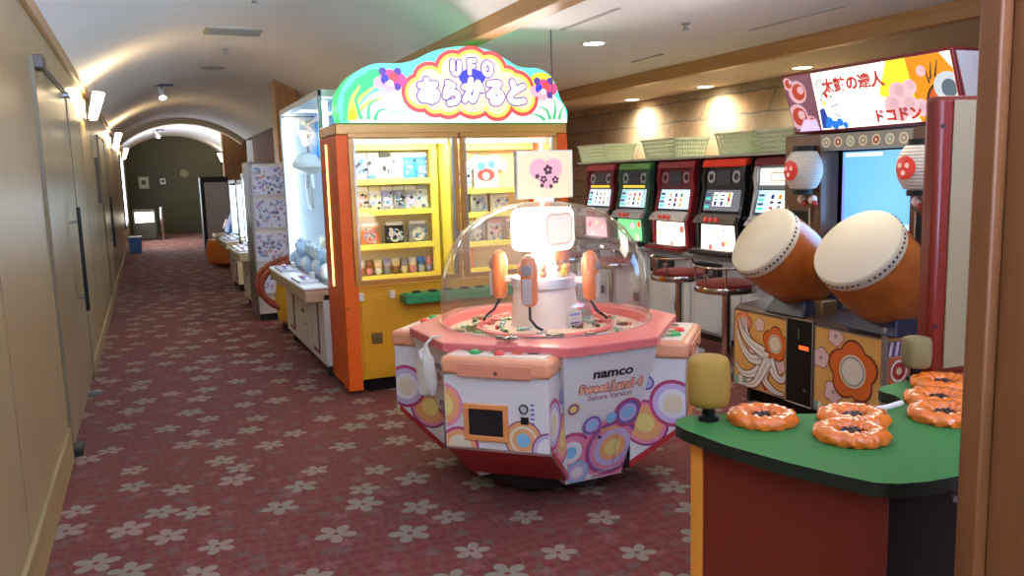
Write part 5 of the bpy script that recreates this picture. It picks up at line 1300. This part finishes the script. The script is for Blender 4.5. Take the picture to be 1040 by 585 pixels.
# left panel: dancing streamers
mb = MB(); x0, x1, z0, z1 = -0.595, -0.11, 0.105, 0.60; Fp = ((0, -0.004, 0), (1, 0, 0), (0, 0, 1)); cp = [(x0, z0), (x1, z0), (x1, z1), (x0, z1)]
mb.box(x0, x1, -0.004, 0, z0, z1, t_och)
blossom(mb, Fp, -.50, .52, .075, P('flower_salmon', (222, 130, 90)), t_pk, cp, .0010)
blossom(mb, Fp, -.35, .53, .045, t_pk, t_wh, cp, .0012, .5, False); blossom(mb, Fp, -.17, .30, .05, t_pk, t_wh, cp, .0013, .9, False); blossom(mb, Fp, -.40, .34, .05, t_pk, t_wh, cp, .0013, .3, False)
blossom(mb, Fp, -.21, .43, .105, t_or, t_cr, cp, .0026)
SS = [[(-.27, .34), (-.38, .22), (-.50, .19), (-.58, .25)], [(-.28, .33), (-.42, .30), (-.52, .38), (-.56, .47)], [(-.27, .33), (-.36, .36), (-.46, .45), (-.47, .53)], [(-.26, .31), (-.30, .20), (-.22, .14), (-.13, .13)], [(-.25, .33), (-.20, .24), (-.14, .22), (-.115, .26)], [(-.27, .31), (-.36, .17), (-.42, .13), (-.5, .12)], [(-.30, .36), (-.42, .40), (-.50, .46), (-.54, .54)]]
for j, p in enumerate(SS):
    mb.stroke(Fp, p, .085, .026, t_br, .0042+j*.0008, cp); mb.stroke(Fp, p, .072, .014, t_wh, .0045+j*.0008, cp)
    mb.stroke(Fp, p, .006, .003, t_gr, .0047+j*.0008, cp)
mb.stroke(Fp, [(-.30, .26), (-.30, .19), (-.27, .13)], .10, .05, t_red, .0036, cp)
for j in range(4): mb.rect(Fp, -.58+j*.04, -.545+j*.04, .11, .17, (t_teal, t_wh)[j % 2], .0034, cp)
panel_frame(mb, x0, x1, z0, z1); mb.build('streamer_panel', tk, smooth=0, label='ochre panel with white streamers and an orange flower')
# middle door
mb = MB(); mb.box(-0.105, 0.105, -0.012, 0.0, 0.10, 0.615, m_black); panel_frame(mb, -0.108, 0.108, 0.10, 0.62, -.012); md = mb.build('coin_door', tk, bev=0.002, label='black centre door with steel edge')
mb = MB(); mb.box(0.0, 0.075, -0.016, -0.012, 0.44, 0.462, M('door_label_lit', (230, 90, 40), 0.4, emit=0.8)); mb.box(-0.01, 0.0, -0.016, -0.012, 0.5, 0.56, M('door_mark_olive', (90, 96, 60), 0.4)); mb.cyl((0.05, -0.018, .2), (0.05, -.012, .2), .008, m_steel); mb.build('door_fittings', md)
# right panel: large orange flower
mb = MB(); x0, x1 = 0.112, 0.595; cp = [(x0, z0), (x1, z0), (x1, z1), (x0, z1)]
mb.box(x0, x1, -0.004, 0, z0, z1, t_och)
for (cx, cy, r) in ((.165, .42, .06), (.27, .56, .055), (.26, .24, .065)): blossom(mb, Fp, cx, cy, r, t_pk, t_wh, cp, .0012, cx*9, False); mb.disc(Fp, cx, cy, .012, t_gr, .0020, cp)
blossom(mb, Fp, .395, .385, .165, t_or, P('flower_heart_cream', (224, 214, 190)), cp, .0026, 0.31)
mb.art(Fp, circ(.47, .155, .10, ry=.085), t_br, .0040, cp); mb.art(Fp, circ(.47, .155, .092, ry=.077), t_red, .0043, cp)
mb.art(Fp, [(.355, .06), (.585, .06), (.56, .145), (.47, .165), (.38, .145)], t_cr, .0046, cp)
for j in range(6): mb.stroke(Fp, [(.37+j*.038, .105), (.385+j*.031, .15)], .004, .003, t_br, .0049, cp, 2)
for j in range(6): mb.rect(Fp, .12+j*.03, .148+j*.03, .11, .16, (t_teal, t_wh, t_och)[j % 3], .0022, cp)
panel_frame(mb, x0, x1, z0, z1); mb.build('flower_panel', tk, smooth=0, label='ochre panel with one big orange flower')
# right side of the base
mb = MB(); Fp = ((0.604, 0.0, 0.0), (0, 1, 0), (0, 0, 1)); cp = [(.01, .105), (.94, .105), (.94, .62), (.01, .62)]
mb.box(0.60, 0.604, 0.0, 0.95, 0.10, 0.63, t_och)
mb.art(Fp, [(.0, .60), (.95, .60), (.95, .67), (.0, .635)], t_red, .001)
mb.rect(Fp, .01, .94, .50, .585, t_pur, .001)
for j in range(22): mb.art(Fp, [(.02+j*.045, .505), (.04+j*.045, .505), (.055+j*.045, .58), (.035+j*.045, .58)], t_wh, .0014, cp)
mb.rect(Fp, .01, .94, .105, .495, P('side_brick_orange', (186, 96, 60)), .001)
for cx in (.10, .42, .74): mb.disc(Fp, cx, .42, .06, t_wh, .0014, cp); mb.disc(Fp, cx, .42, .048, t_red, .0018, cp); mb.disc(Fp, cx, .42, .02, t_cr, .0022, cp)
for cx in (.12, .40, .68):
    mb.art(Fp, [(cx-.09, .16), (cx+.06, .13), (cx+.12, .27), (cx-.03, .33)], t_wh, .0024, cp); mb.art(Fp, [(cx-.05, .19), (cx, .18), (cx+.02, .28), (cx-.02, .29)], t_teal, .0028, cp)
    mb.art(Fp, [(cx+.02, .19), (cx+.05, .18), (cx+.07, .26), (cx+.035, .27)], P('side_blue', (80, 110, 170)), .0028, cp)
mb.build('side_panel', tk, smooth=0, label='side panel with purple stripes and white cards')
mb = MB(); mb.box(.585, .612, -.012, .012, .08, .66, m_trim); mb.build('corner_trim', tk, bev=0.003)
# drums and cradles
m_drum = wood_mat('drum_barrel_wood', (150, 78, 26), (190, 108, 44), 0.3, (3, 3, 3), 2.5, 0.3)
m_skin = M('drum_skin', (210, 200, 176), 0.5, var=0.03, scale=6)
def drum(wx, wy, wz, tdeg, adeg, rr, lab):
    a_, t_ = rad(adeg), rad(tdeg)
    nl = V((math.cos(t_)*math.sin(a_), -math.cos(t_)*math.cos(a_), math.sin(t_)))
    c = V((3.63 - wy, wx - 3.45, wz))
    mb = MB(); L_ = 0.50
    prof = [(rr*0.70, -L_), (rr*0.84, -L_*0.92), (rr*0.98, -L_*0.70), (rr*1.05, -L_*0.42), (rr*1.045, -L_*0.22), (rr*1.0, -0.02), (rr*0.985, 0.0)]
    mb.lathe(prof, m_drum, c, nl, 56); d = mb.build('drum', tk, label=lab, smooth=50)
    mb = MB(); mb.lathe([(rr*1.035, -0.05), (rr*1.03, -0.015), (rr*1.01, 0.006), (rr*0.97, 0.014), (0.001, 0.016)], m_skin, c, nl, 64, caps=False); mb.build('drum_head', d, label='cream drum skin', smooth=50)
    mb = MB(); u, w, n_ = frame(nl, V((0, 0, 1)))
    for i in range(52):
        if i % 13 in (5,): continue
        an = 2*PI*i/52; p = c + nl*(-0.018) + (u*math.cos(an)+w*math.sin(an))*rr*1.033
        dd = (u*math.cos(an)+w*math.sin(an)); mb.lathe([(0.0075, 0), (0.005, 0.004), (0.001, 0.005)], m_black, p, dd, 6, caps=False)
    mb.build('tack_row', d, label='row of dark tacks round the rim')
    return c, nl
cL, nL = drum(3.30, 3.80, 1.08, 36, -4, 0.222, 'left drum with wooden barrel'); cR, nR = drum(3.30, 3.095, 1.085, 40, 5, 0.230, 'right drum with wooden barrel')
for c, nl in ((cL, nL), (cR, nR)):
    q_ = c - nl*0.34
    mb = MB(); mb.hexa([(q_.x-.17, q_.y-.13, .62), (q_.x+.17, q_.y-.13, .62), (q_.x-.17, q_.y+.18, .62), (q_.x+.17, q_.y+.18, .62), (q_.x-.12, q_.y-.08, .72), (q_.x+.12, q_.y-.08, .72), (q_.x-.12, q_.y+.16, .84), (q_.x+.12, q_.y+.16, .84)], M('cradle_navy', (34, 40, 62), 0.4)); mb.build('drum_cradle', tk, bev=0.01)
mb = MB(); mb.box(-.06, .06, .10, .22, .62, .72, M('lock_brass', (150, 120, 84), 0.35, 0.6)); mb.cyl((-.03, .10, .68), (-.03, .08, .68), .015, m_steel); mb.build('centre_bracket', tk, bev=0.01)
mb = MB(); mb.hexa([(.02, .3, .66), (.20, .3, .66), (.02, .32, .66), (.20, .32, .66), (.10, .3, .86), (.12, .3, .86), (.10, .32, .86), (.12, .32, .86)], M('wedge_grey', (176, 180, 190), 0.5)); mb.build('instruction_wedge', tk)
# tower
mb = MB()
mb.box(-0.62, -0.30, 0.42, 0.95, 0.70, 1.70, m_tbrown); pl = mb.build('tower_post', tk, bev=0.008)
mb = MB(); mb.box(0.36, 0.62, 0.42, 0.95, 0.70, 1.70, m_tbrown); mb.build('tower_post', tk, bev=0.008)
for x0, x1 in ((-.56, -.38), (.42, .58)):
    mb = MB(); mb.box(x0, x1, 0.410, 0.42, 0.84, 1.22, m_black); mb.box(x0-.01, x0, .404, .42, .82, 1.24, m_trim); mb.box(x1, x1+.01, .404, .42, .82, 1.24, m_trim); mb.build('speaker_panel', tk)
mb = MB(); mb.box(-0.30, 0.36, 0.66, 0.95, 0.70, 1.66, m_tdark); mb.box(-.30, .36, .42, .66, .70, .78, m_tdark); mb.build('screen_housing', tk)
scrm = M('screen_blue', (84, 168, 232), 0.2, emit=0.6, ecol=(118, 188, 240), var=0.04, scale=2)
mb = MB(); mb.box(-0.30, 0.31, 0.59, 0.66, 1.07, 1.62, M('bezel_black', (22, 22, 30), 0.3)); mb.box(-.325, -.30, .56, .66, 1.03, 1.63, M('bezel_gold', (190, 160, 90), 0.4)); sc = mb.build('screen_frame', tk, bev=0.004)
mb = MB(); mb.box(-0.285, 0.285, 0.586, 0.59, 1.10, 1.585, scrm); Fp = ((0, .586, 0), (1, 0, 0), (0, 0, 1))
mb.rect(Fp, -.285, .285, 1.10, 1.15, P('screen_pale', (160, 200, 240), 0.9), .0008)
mb.stroke(Fp, [(-.26, 1.565), (.02, 1.565)], .02, .02, P('screen_caption', (236, 220, 236), 1.0), .001, None, 2)
mb.rect(Fp, -.285, -.265, 1.12, 1.5, P('screen_violet', (120, 130, 220), 0.8), .0007)
mb.build('screen', sc, smooth=0)
mb = MB(); mb.box(-0.31, 0.37, 0.42, 0.50, 1.595, 1.695, M('fan_strip_grey', (140, 138, 130), 0.5)); Fp = ((0, .42, 0), (1, 0, 0), (0, 0, 1))
for j in range(7): mb.disc(Fp, -.26+j*.095, 1.645, .032, t_cr, .001); mb.disc(Fp, -.26+j*.095, 1.645, .022, (t_gr, t_red, t_teal)[j % 3], .0014); mb.disc(Fp, -.26+j*.095, 1.645, .010, t_cr, .0018)
mb.build('header_strip', tk, smooth=0)
# paper lanterns on the posts
for x in (-.36, .49):
    mb = MB(); pr = []
    for j in range(27):
        t_ = j/26; z = -.115 + .23*t_; r = .115*math.sin(PI*(0.16+0.68*t_))**0.6
        pr.append((r + (0.003 if j % 2 else 0), z))
    mb.lathe([(0.05, -.135), (.055, -.115)] + pr + [(.055, .115), (.05, .135)], M('lantern_paper', (186, 178, 168), 0.6), (x, .335, 1.48), seg=32); la = mb.build('paper_lantern', tk, smooth=25)
    for z in (-.15, .12):
        mb = MB(); mb.lathe([(.0, z), (.062, z), (.062, z+.03), (.0, z+.03)], m_black, (x, .335, 1.48), seg=24)
        if z > 0: mb.box(x-.02, x+.02, .33, .42, 1.60, 1.63, m_black)
        mb.build('lantern_cap', la)
    mb = MB(); Fp = ((x, .335-.122, 1.48), (1, 0, 0), (0, 0, 1)); n = 18
    # red roundel wrapped over the lantern belly
    for (r0_, r1_, mt) in ((0, .062, P('lantern_red', (196, 52, 44), 0.1)),):
        vs = []; 
        for i in range(25):
            an = 2*PI*i/24
            for rr_ in (0.0, r1_*.5, r1_): 
                u = rr_*math.cos(an)*1.0; w = rr_*math.sin(an); vs.append((x+u, .335 - math.sqrt(max(.0001, .1205**2 - u*u - w*w*.5)), 1.48+w))
        fs = [(i*3+k, (i+1)*3+k, (i+1)*3+k+1, i*3+k+1) for i in range(24) for k in (0, 1)]
        mb.add(vs, fs, mt)
    for i in range(3):
        an = 2*PI*i/3+.5; 
        mb.disc(((x, .335-.122, 1.48), (1, 0, 0), (0, 0, 1)), .026*math.cos(an), .026*math.sin(an), .014, P('lantern_mark', (236, 190, 180), 0.1), 0.002)
    mb.build('roundel', la, smooth=30)
for i, x in enumerate((-.42, -.33, .44, .54)):
    mb = MB(); mb.ball((x, .385, 1.295), .03, M('swirl_cream', (226, 200, 190), 0.4), seg=12, rings=8); mb.ball((x+.03, .375, 1.27), .02, t_red, seg=10, rings=6); mb.build('swirl_ornament', tk)
# marquee leaning forward
yb, yt, zb_, zt_ = .50, .365, 1.71, 2.09
O = V((0, yb, zb_)); Wm = (V((0, yt, zt_)) - O); hm = Wm.length; Wm.normalize()
mb = MB(); mb.hexa([(-.615, yb, zb_), (.625, yb, zb_), (-.615, .95, zb_), (.625, .95, zb_), (-.615, yt, zt_), (.625, yt, zt_), (-.615, .80, zt_), (.625, .80, zt_)], M('marquee_maroon', (120, 34, 44), 0.35)); mq = mb.build('marquee_box', tk, bev=0.01, label='maroon marquee box')
mb = MB(); mb.hexa([(.626, yb+.03, zb_+.02), (.632, yb+.03, zb_+.02), (.626, .90, zb_+.02), (.632, .90, zb_+.02), (.626, yt+.03, zt_-.02), (.632, yt+.03, zt_-.02), (.626, .78, zt_-.02), (.632, .78, zt_-.02)], M('marquee_side_white', (214, 214, 218), 0.5)); mb.build('marquee_side', mq)
Fm = (O, (1, 0, 0), Wm); cp = [(-.60, .02), (.61, .02), (.61, hm-.02), (-.60, hm-.02)]
mb = MB(); o = .0015
g1 = P('marquee_white', (255, 254, 246), 0.75); g2 = P('marquee_mauve', (130, 86, 106), 0.25); g3 = P('marquee_amber', (226, 146, 30), 0.35); g4 = P('marquee_yellow', (255, 220, 50), 0.55)
g5 = P('marquee_palepink', (230, 180, 186), 0.45); g6 = P('marquee_red', (206, 46, 40), 0.35); g7 = P('marquee_blue', (30, 120, 214), 0.4); g8 = P('marquee_dark', (70, 50, 50), 0.1); g9 = P('marquee_swirl', (216, 180, 192), 0.3); g10 = P('marquee_brick', (190, 70, 56), 0.25); g11 = P('marquee_lilac', (206, 190, 226), 0.5)
mb.art(Fm, cp, g1, .001)
mb.art(Fm, [(-.60, .02), (-.37, .02), (-.355, hm-.02), (-.60, hm-.02)], g2, o, cp)
mb.art(Fm, [(.12, .20), (.22, hm), (.37, hm), (.37, .02), (.30, .10)], g4, o, cp)
mb.art(Fm, [(.36, .02), (.61, .02), (.61, hm-.02), (.335, hm-.02)], g3, o+.0004, cp)
for cx, cy, r in ((-.50, .28, .075), (-.54, .12, .085), (-.44, .07, .05), (-.57, .34, .04)):
    mb.disc(Fm, cx, cy, r, g9, o+.001, cp); mb.disc(Fm, cx+.01, cy, r*.72, g10, o+.0014, cp); mb.disc(Fm, cx+.03, cy+.01, r*.35, g9, o+.0018, cp)
mb.art(Fm, [(-.56, .02), (-.38, .02), (-.40, .09), (-.5, .10)], g11, o+.002, cp)
for cx, cy, r in ((.20, .13, .06), (.25, .20, .06), (.30, .12, .065), (.33, .22, .045), (.24, .08, .05), (.38, .10, .05), (.42, .30, .03)): mb.disc(Fm, cx, cy, r, g5, o+.001+r*.002, cp); mb.disc(Fm, cx+.01, cy+.01, r*.55, g9, o+.0016+r*.002, cp)
# orange round shape with grey petals on the right
mb.disc(Fm, .55, .12, .13, g8, o+.0012, cp, ry=.12); mb.disc(Fm, .555, .12, .12, P('marquee_orange', (214, 96, 36), 0.3), o+.0016, cp, ry=.11)
mb.disc(Fm, .565, .20, .085, P('marquee_paleblue', (190, 206, 214), 0.35), o+.002, cp, ry=.08); mb.disc(Fm, .57, .19, .045, P('marquee_slate', (90, 110, 124), 0.3), o+.0024, cp, ry=.05)
for a_, b_ in (((.47, .25), (.49, .34)), ((.50, .26), (.53, .35)), ((.46, .23), (.45, .30))): mb.stroke(Fm, [a_, b_], .012, .004, g8, o+.003, cp, 2)
mb.art(Fm, [(.55, hm-.02), (.61, hm-.02), (.61, hm-.11)], g1, o+.003, cp)
# loose brush shapes on the left of the lit field
mb.art(Fm, [(-.36, .03), (-.28, .03), (-.31, .16), (-.35, .15)], P('marquee_navy', (30, 60, 150), 0.5), o+.001, cp)
for cx, cy, r in ((-.29, .07, .03), (-.25, .045, .028), (-.21, .06, .026), (-.31, .045, .02), (-.17, .04, .02)): mb.disc(Fm, cx, cy, r, g7, o+.0014, cp)
for p in (((-.34, .30), (-.30, .34), (-.27, .30), (-.28, .24)), ((-.33, .20), (-.29, .25), (-.25, .22)), ((-.25, .16), (-.20, .17), (-.17, .14)), ((-.24, .12), (-.20, .10), (-.17, .13)), ((-.30, .27), (-.27, .22), (-.24, .19))): mb.stroke(Fm, list(p), .008, .004, g8, o+.0018, cp, 8)
mb.disc(Fm, -.27, .235, .014, g6, o+.002, cp); mb.disc(Fm, -.235, .225, .010, P('marquee_green', (70, 160, 80), 0.6), o+.002, cp); mb.disc(Fm, -.30, .19, .016, P('marquee_gold', (226, 190, 90), 0.8), o+.002, cp)
mb.text(Fm, '太鼓の達人', -.055, .285, .092, g8, o+.002, .004, 1.0); mb.text(Fm, '太鼓の達人', -.055, .285, .092, g6, o+.0026, .0015, 1.0)
mb.rect(Fm, -.12, .04, .345, .352, P('marquee_teal', (120, 180, 170), 0.7), o+.002, cp)
mb.text(Fm, 'ドコドン', .215, .07, .082, g8, o+.004, .004, 1.0); mb.text(Fm, 'ドコドン', .215, .07, .082, g6, o+.0046, .0015, 1.0)
for j in range(7): mb.stroke(Fm, [(-.13+j*.035, .055), (-.115+j*.035, .075)], .012, .008, g9, o+.002, cp, 2)
mb.build('marquee_artwork', mq, smooth=0, label='backlit marquee artwork with red characters')
light('marquee_glow', 'AREA', (3.70, 3.63, 1.86), 6, (255, 248, 230), 1.1, 0.3, target=(2.2, 3.4, 1.5))
light('screen_glow', 'AREA', (3.98, 3.63, 1.35), 2, (130, 190, 255), 0.5, 0.4, target=(2.0, 3.5, 1.3))

# ------------------------------------------------------------------ whacking game with green table (foreground right)
wg = thing('whack_game', 'green topped mole whacking game with orange rings beside the wooden jamb', 'arcade machine', (1.9, 1.6, 0))
def loc(p): return (p[0]-1.9, p[1]-1.6)
ZT = 0.77
top = [(1.49, 1.325), (1.53, 1.295), (1.60, 1.272), (1.72, 1.262), (2.30, 1.12), (2.46, 1.15), (2.56, 1.80), (2.50, 1.93), (2.40, 1.955), (2.28, 1.935), (2.18, 1.925), (2.14, 1.90), (2.128, 1.87), (2.13, 1.83), (2.115, 1.79), (2.06, 1.752), (1.95, 1.735), (1.826, 1.775), (1.695, 1.835), (1.56, 1.925), (1.44, 1.965), (1.385, 1.955), (1.352, 1.915), (1.345, 1.86), (1.36, 1.70), (1.41, 1.52), (1.455, 1.40)]
m_felt = M('green_felt', (46, 112, 46), 0.75, var=0.14, scale=60, bump=0.3); m_edge = M('table_edge_dark_green', (18, 34, 24), 0.4)
def flat_slab(mb, pts, z0, z1, mt, ms):
    k = len(pts); a = [(p[0], p[1], z0) for p in pts]; b = [(p[0], p[1], z1) for p in pts]
    mb.add(a, [tuple(reversed(range(k)))], ms); mb.add(b, [tuple(range(k))], mt)
    mb.add(a+b, [(i, (i+1) % k, k+(i+1) % k, k+i) for i in range(k)], ms)
mb = MB(); flat_slab(mb, [loc(p) for p in top], ZT-0.035, ZT, m_felt, m_edge); mb.build('table_top', wg, bev=0.006, label='green felt covered top with dark edge')
def inset(pts, d):
    out = []; k = len(pts)
    for i in range(k):
        p0, p1, p2 = V((*pts[i-1], 0)), V((*pts[i], 0)), V((*pts[(i+1) % k], 0))
        e1 = (p1-p0).normalized(); e2 = (p2-p1).normalized(); n1 = V((-e1.y, e1.x, 0)); n2 = V((-e2.y, e2.x, 0)); nn = (n1+n2).normalized()
        out.append((p1.x + nn.x*d, p1.y + nn.y*d))
    return out
body = [(1.545, 1.33), (2.42, 1.19), (2.50, 1.78), (2.10, 1.70), (1.86, 1.69), (1.62, 1.83), (1.40, 1.90), (1.385, 1.86)]
m_tred = M('table_red_panel', (112, 34, 18), 0.5, var=0.08); m_tyel = M('table_yellow_corner', (216, 140, 46), 0.45)
mb = MB(); flat_slab(mb, [loc(p) for p in body], 0.06, ZT-0.035, m_black, m_black); mb.build('cabinet', wg, label='black cabinet core')
# red side panel facing the corridor, yellow corner strip, dark front
a, b = V((1.385, 1.86, 0)), V((1.545, 1.33, 0)); e = (b-a).normalized(); nn = V((e.y, -e.x, 0))
def wall_strip(mb, s0, s1, z0, z1, th, mt):
    p = a + e*s0; q_ = a + e*s1; vs = []
    for z in (z0, z1):
        for base, k in ((p, 0), (q_, 0), (p, th), (q_, th)):
            w_ = base + nn*k; vs.append((w_.x-1.9, w_.y-1.6, z))
    mb.hexa([V(v) for v in vs], mt)
Ls = (b-a).length
mb = MB(); wall_strip(mb, 0.03, Ls, 0.04, ZT-0.037, 0.008, m_tred); mb.build('side_panel', wg, label='dark red side panel')
mb = MB(); wall_strip(mb, -0.01, 0.03, 0.0, ZT-0.037, 0.014, m_tyel); mb.build('corner_strip', wg, bev=0.003, label='orange yellow corner strip')
mb = MB(); flat_slab(mb, [loc(p) for p in inset(body, 0.04)], 0.0, 0.06, m_dark, m_dark); mb.build('plinth', wg)
mb = MB(); mb.cyl((1.72-1.9, 1.30-1.6, 0.70), (1.715-1.9, 1.285-1.6, 0.70), 0.008, m_steel); mb.build('panel_screw', wg)
# rings with dark hollow centres
m_ring = M('ring_orange', (226, 112, 32), 0.2, var=0.15, scale=50, coat=0.6); m_hole = M('hole_dark', (50, 30, 14), 0.5)
def ring_part(x, y, r):
    mb = MB(); R, rt = r*0.70, r*0.31; vs = []; nu, nv = 110, 14
    for i in range(nu):
        a_ = 2*PI*i/nu
        for j in range(nv):
            b_ = 2*PI*j/nv
            bump = 1 + 0.16*math.sin(12*a_ + 1.5*b_ + 1.5*math.sin(3*a_)) * (0.5+0.5*math.sin(4*b_+1.3*math.sin(5*a_)))
            q_ = rt*bump; vs.append((x-1.9 + (R+q_*math.cos(b_))*math.cos(a_), y-1.6 + (R+q_*math.cos(b_))*math.sin(a_), ZT + 0.012 + max(-.012, q_*0.78*math.sin(b_))))
    fs = [(i*nv+j, ((i+1) % nu)*nv+j, ((i+1) % nu)*nv+(j+1) % nv, i*nv+(j+1) % nv) for i in range(nu) for j in range(nv)]
    mb.add(vs, fs, m_ring); o = mb.build('hole_ring', wg, label='glossy orange knobbly ring', smooth=50)
    mb = MB(); mb.lathe([(r*0.45, 0.001), (r*0.30, 0.018), (0.001, 0.022)], m_hole, (x-1.9, y-1.6, ZT), seg=24, caps=False)
    for i in range(10):
        a_ = i*2.4; q_ = r*0.08*math.sqrt(i+.5); mb.ball((x-1.9+q_*math.cos(a_), y-1.6+q_*math.sin(a_), ZT+0.02), 0.008, m_hole, seg=6, rings=4)
    mb.build('hole_cover', o)
for x, y in ((1.585, 1.815), (1.808, 1.69), (1.69, 1.585), (2.05, 1.585), (2.17, 1.70), (2.34, 1.82)): ring_part(x, y, 0.098)
mb = MB(); pts = [(2.06, 1.742), (1.98, 1.728), (1.90, 1.742)]; mb.tube([(p[0]-1.9, p[1]-1.6, ZT+0.006) for p in pts], 0.009, m_white, 8); mb.build('white_edge_strip', wg)
# upright back board behind the table
mb = MB(); T = Matrix.Translation((2.40-1.9, 1.925-1.6, 0)) @ Matrix.Rotation(rad(-8), 4, 'Z')
m_bred = M('board_red', (116, 28, 16), 0.35, var=0.06); m_bbeige = M('board_beige', (142, 122, 90), 0.5, var=0.05)
mb.box(0.0, 0.56, 0.0, 0.07, ZT, 1.72, m_bred, T); bb = mb.build('back_board', wg, bev=0.02, seg=3, label='red edged upright board')
mb = MB(); mb.box(0.055, 0.54, -0.008, 0.0, ZT+0.03, 1.705, m_bbeige, T); mb.build('board_face', bb, bev=0.003, label='beige board face')
mb = MB()
for z in (0.95, 1.62): mb.cyl(T @ V((0.018, -0.004, z)), T @ V((0.018, 0.0, z)), 0.007, m_dark)
mb.build('screw', bb)
# mallets
m_mal = M('mallet_foam_yellow', (166, 128, 52), 0.8, var=0.08, bump=0.3); m_mal2 = M('mallet_foam_dull', (128, 110, 68), 0.85, var=0.08, bump=0.3)
def mallet(x, y, label, mt, s=1.0, tilt=0.0):
    t = thing('foam_mallet', label, 'mallet', (x, y, ZT), 0, 'foam mallets on the green table')
    t.rotation_euler = (0, tilt, 0)
    mb = MB(); mb.lathe([(0.001, 0.0), (0.03, 0.0), (0.03, 0.012), (0.02, 0.018), (0.018, 0.05*s)], m_black, seg=20); mb.build('neck', t)
    mb = MB(); mb.lathe([(0.001, 0.045), (0.045*s, 0.045), (0.056*s, 0.052), (0.061*s, 0.07), (0.062*s, 0.12*s), (0.060*s, 0.17*s), (0.054*s, 0.186*s), (0.040*s, 0.192*s), (0.001, 0.192*s)], mt, seg=36, caps=False); mb.build('mallet_head', t, smooth=50)
    return t
mallet(1.462, 1.905, 'yellow foam mallet standing head up at the near corner of the green table', m_mal)
mallet(2.345, 1.93, 'dull beige foam mallet standing by the red edged board on the green table', m_mal2, 0.78)
t = thing('control_stick', 'white stick with a round end standing behind the green table', 'stick', (3.84, 3.19-.25, 0))
mb = MB(); mb.lathe([(.09, 0), (.09, .015), (.02, .03)], m_dark); mb.build('base', t)
mb = MB(); mb.cyl((0, 0, .02), (0, 0, .74), .022, m_white); mb.build('pole', t)
mb = MB(); mb.lathe([(.03, .74), (.045, .75), (.045, .78), (.03, .79)], m_white); mb.build('cap', t)

# ------------------------------------------------------------------ light and exposure
w = bpy.data.worlds.new('World'); bpy.context.scene.world = w; w.use_nodes = True
bg = w.node_tree.nodes['Background']; bg.inputs[0].default_value = lin((170, 195, 235)); bg.inputs[1].default_value = 1.0
wl = light('added_ceiling_uplight', 'AREA', (1.8, YB+0.05, 1.4), 430, (190, 210, 255), 3.4, 1.6, target=(1.0, 1.0, 4.4))  # area lamp added behind the camera, tilted up to brighten the ceiling
wl.data.spread = rad(64)  # spread narrowed to keep the added lamp off the foreground
# ceiling lamps over the hall behind and beside the camera
m_hall = M('hall_lamp_lit', (255, 240, 214), 0.5, emit=8)
for x, y, z, e_ in ((3.2, 0.2, 2.52, 16), (3.3, 2.6, 2.52, 18), (3.3, 8.6, 2.52, 60), (3.3, 11.6, 2.52, 50)):
    downlight(x, y, z-.001, {0.2: 'recessed downlight behind the jamb', 2.6: 'recessed downlight over the drum game aisle', 8.6: 'recessed downlight behind the prize cabinet', 11.6: 'recessed downlight at the far end of the games hall'}[y])
    light('hall_light', 'SPOT', (x, y, 2.49), e_, (255, 238, 212), 0.06, target=(x, y, 0), spot=140, blend=0.8)
vs_ = bpy.context.scene.view_settings
vs_.view_transform = 'Standard'; vs_.look = 'None'; vs_.gamma = 1.0; vs_.use_curve_mapping = False; vs_.exposure = 0.85
try:
    bpy.context.scene.cycles.use_denoising = True
    bpy.context.scene.cycles.max_bounces = 8; bpy.context.scene.cycles.transparent_max_bounces = 16
    bpy.context.scene.cycles.sample_clamp_indirect = 4.0
except Exception: pass
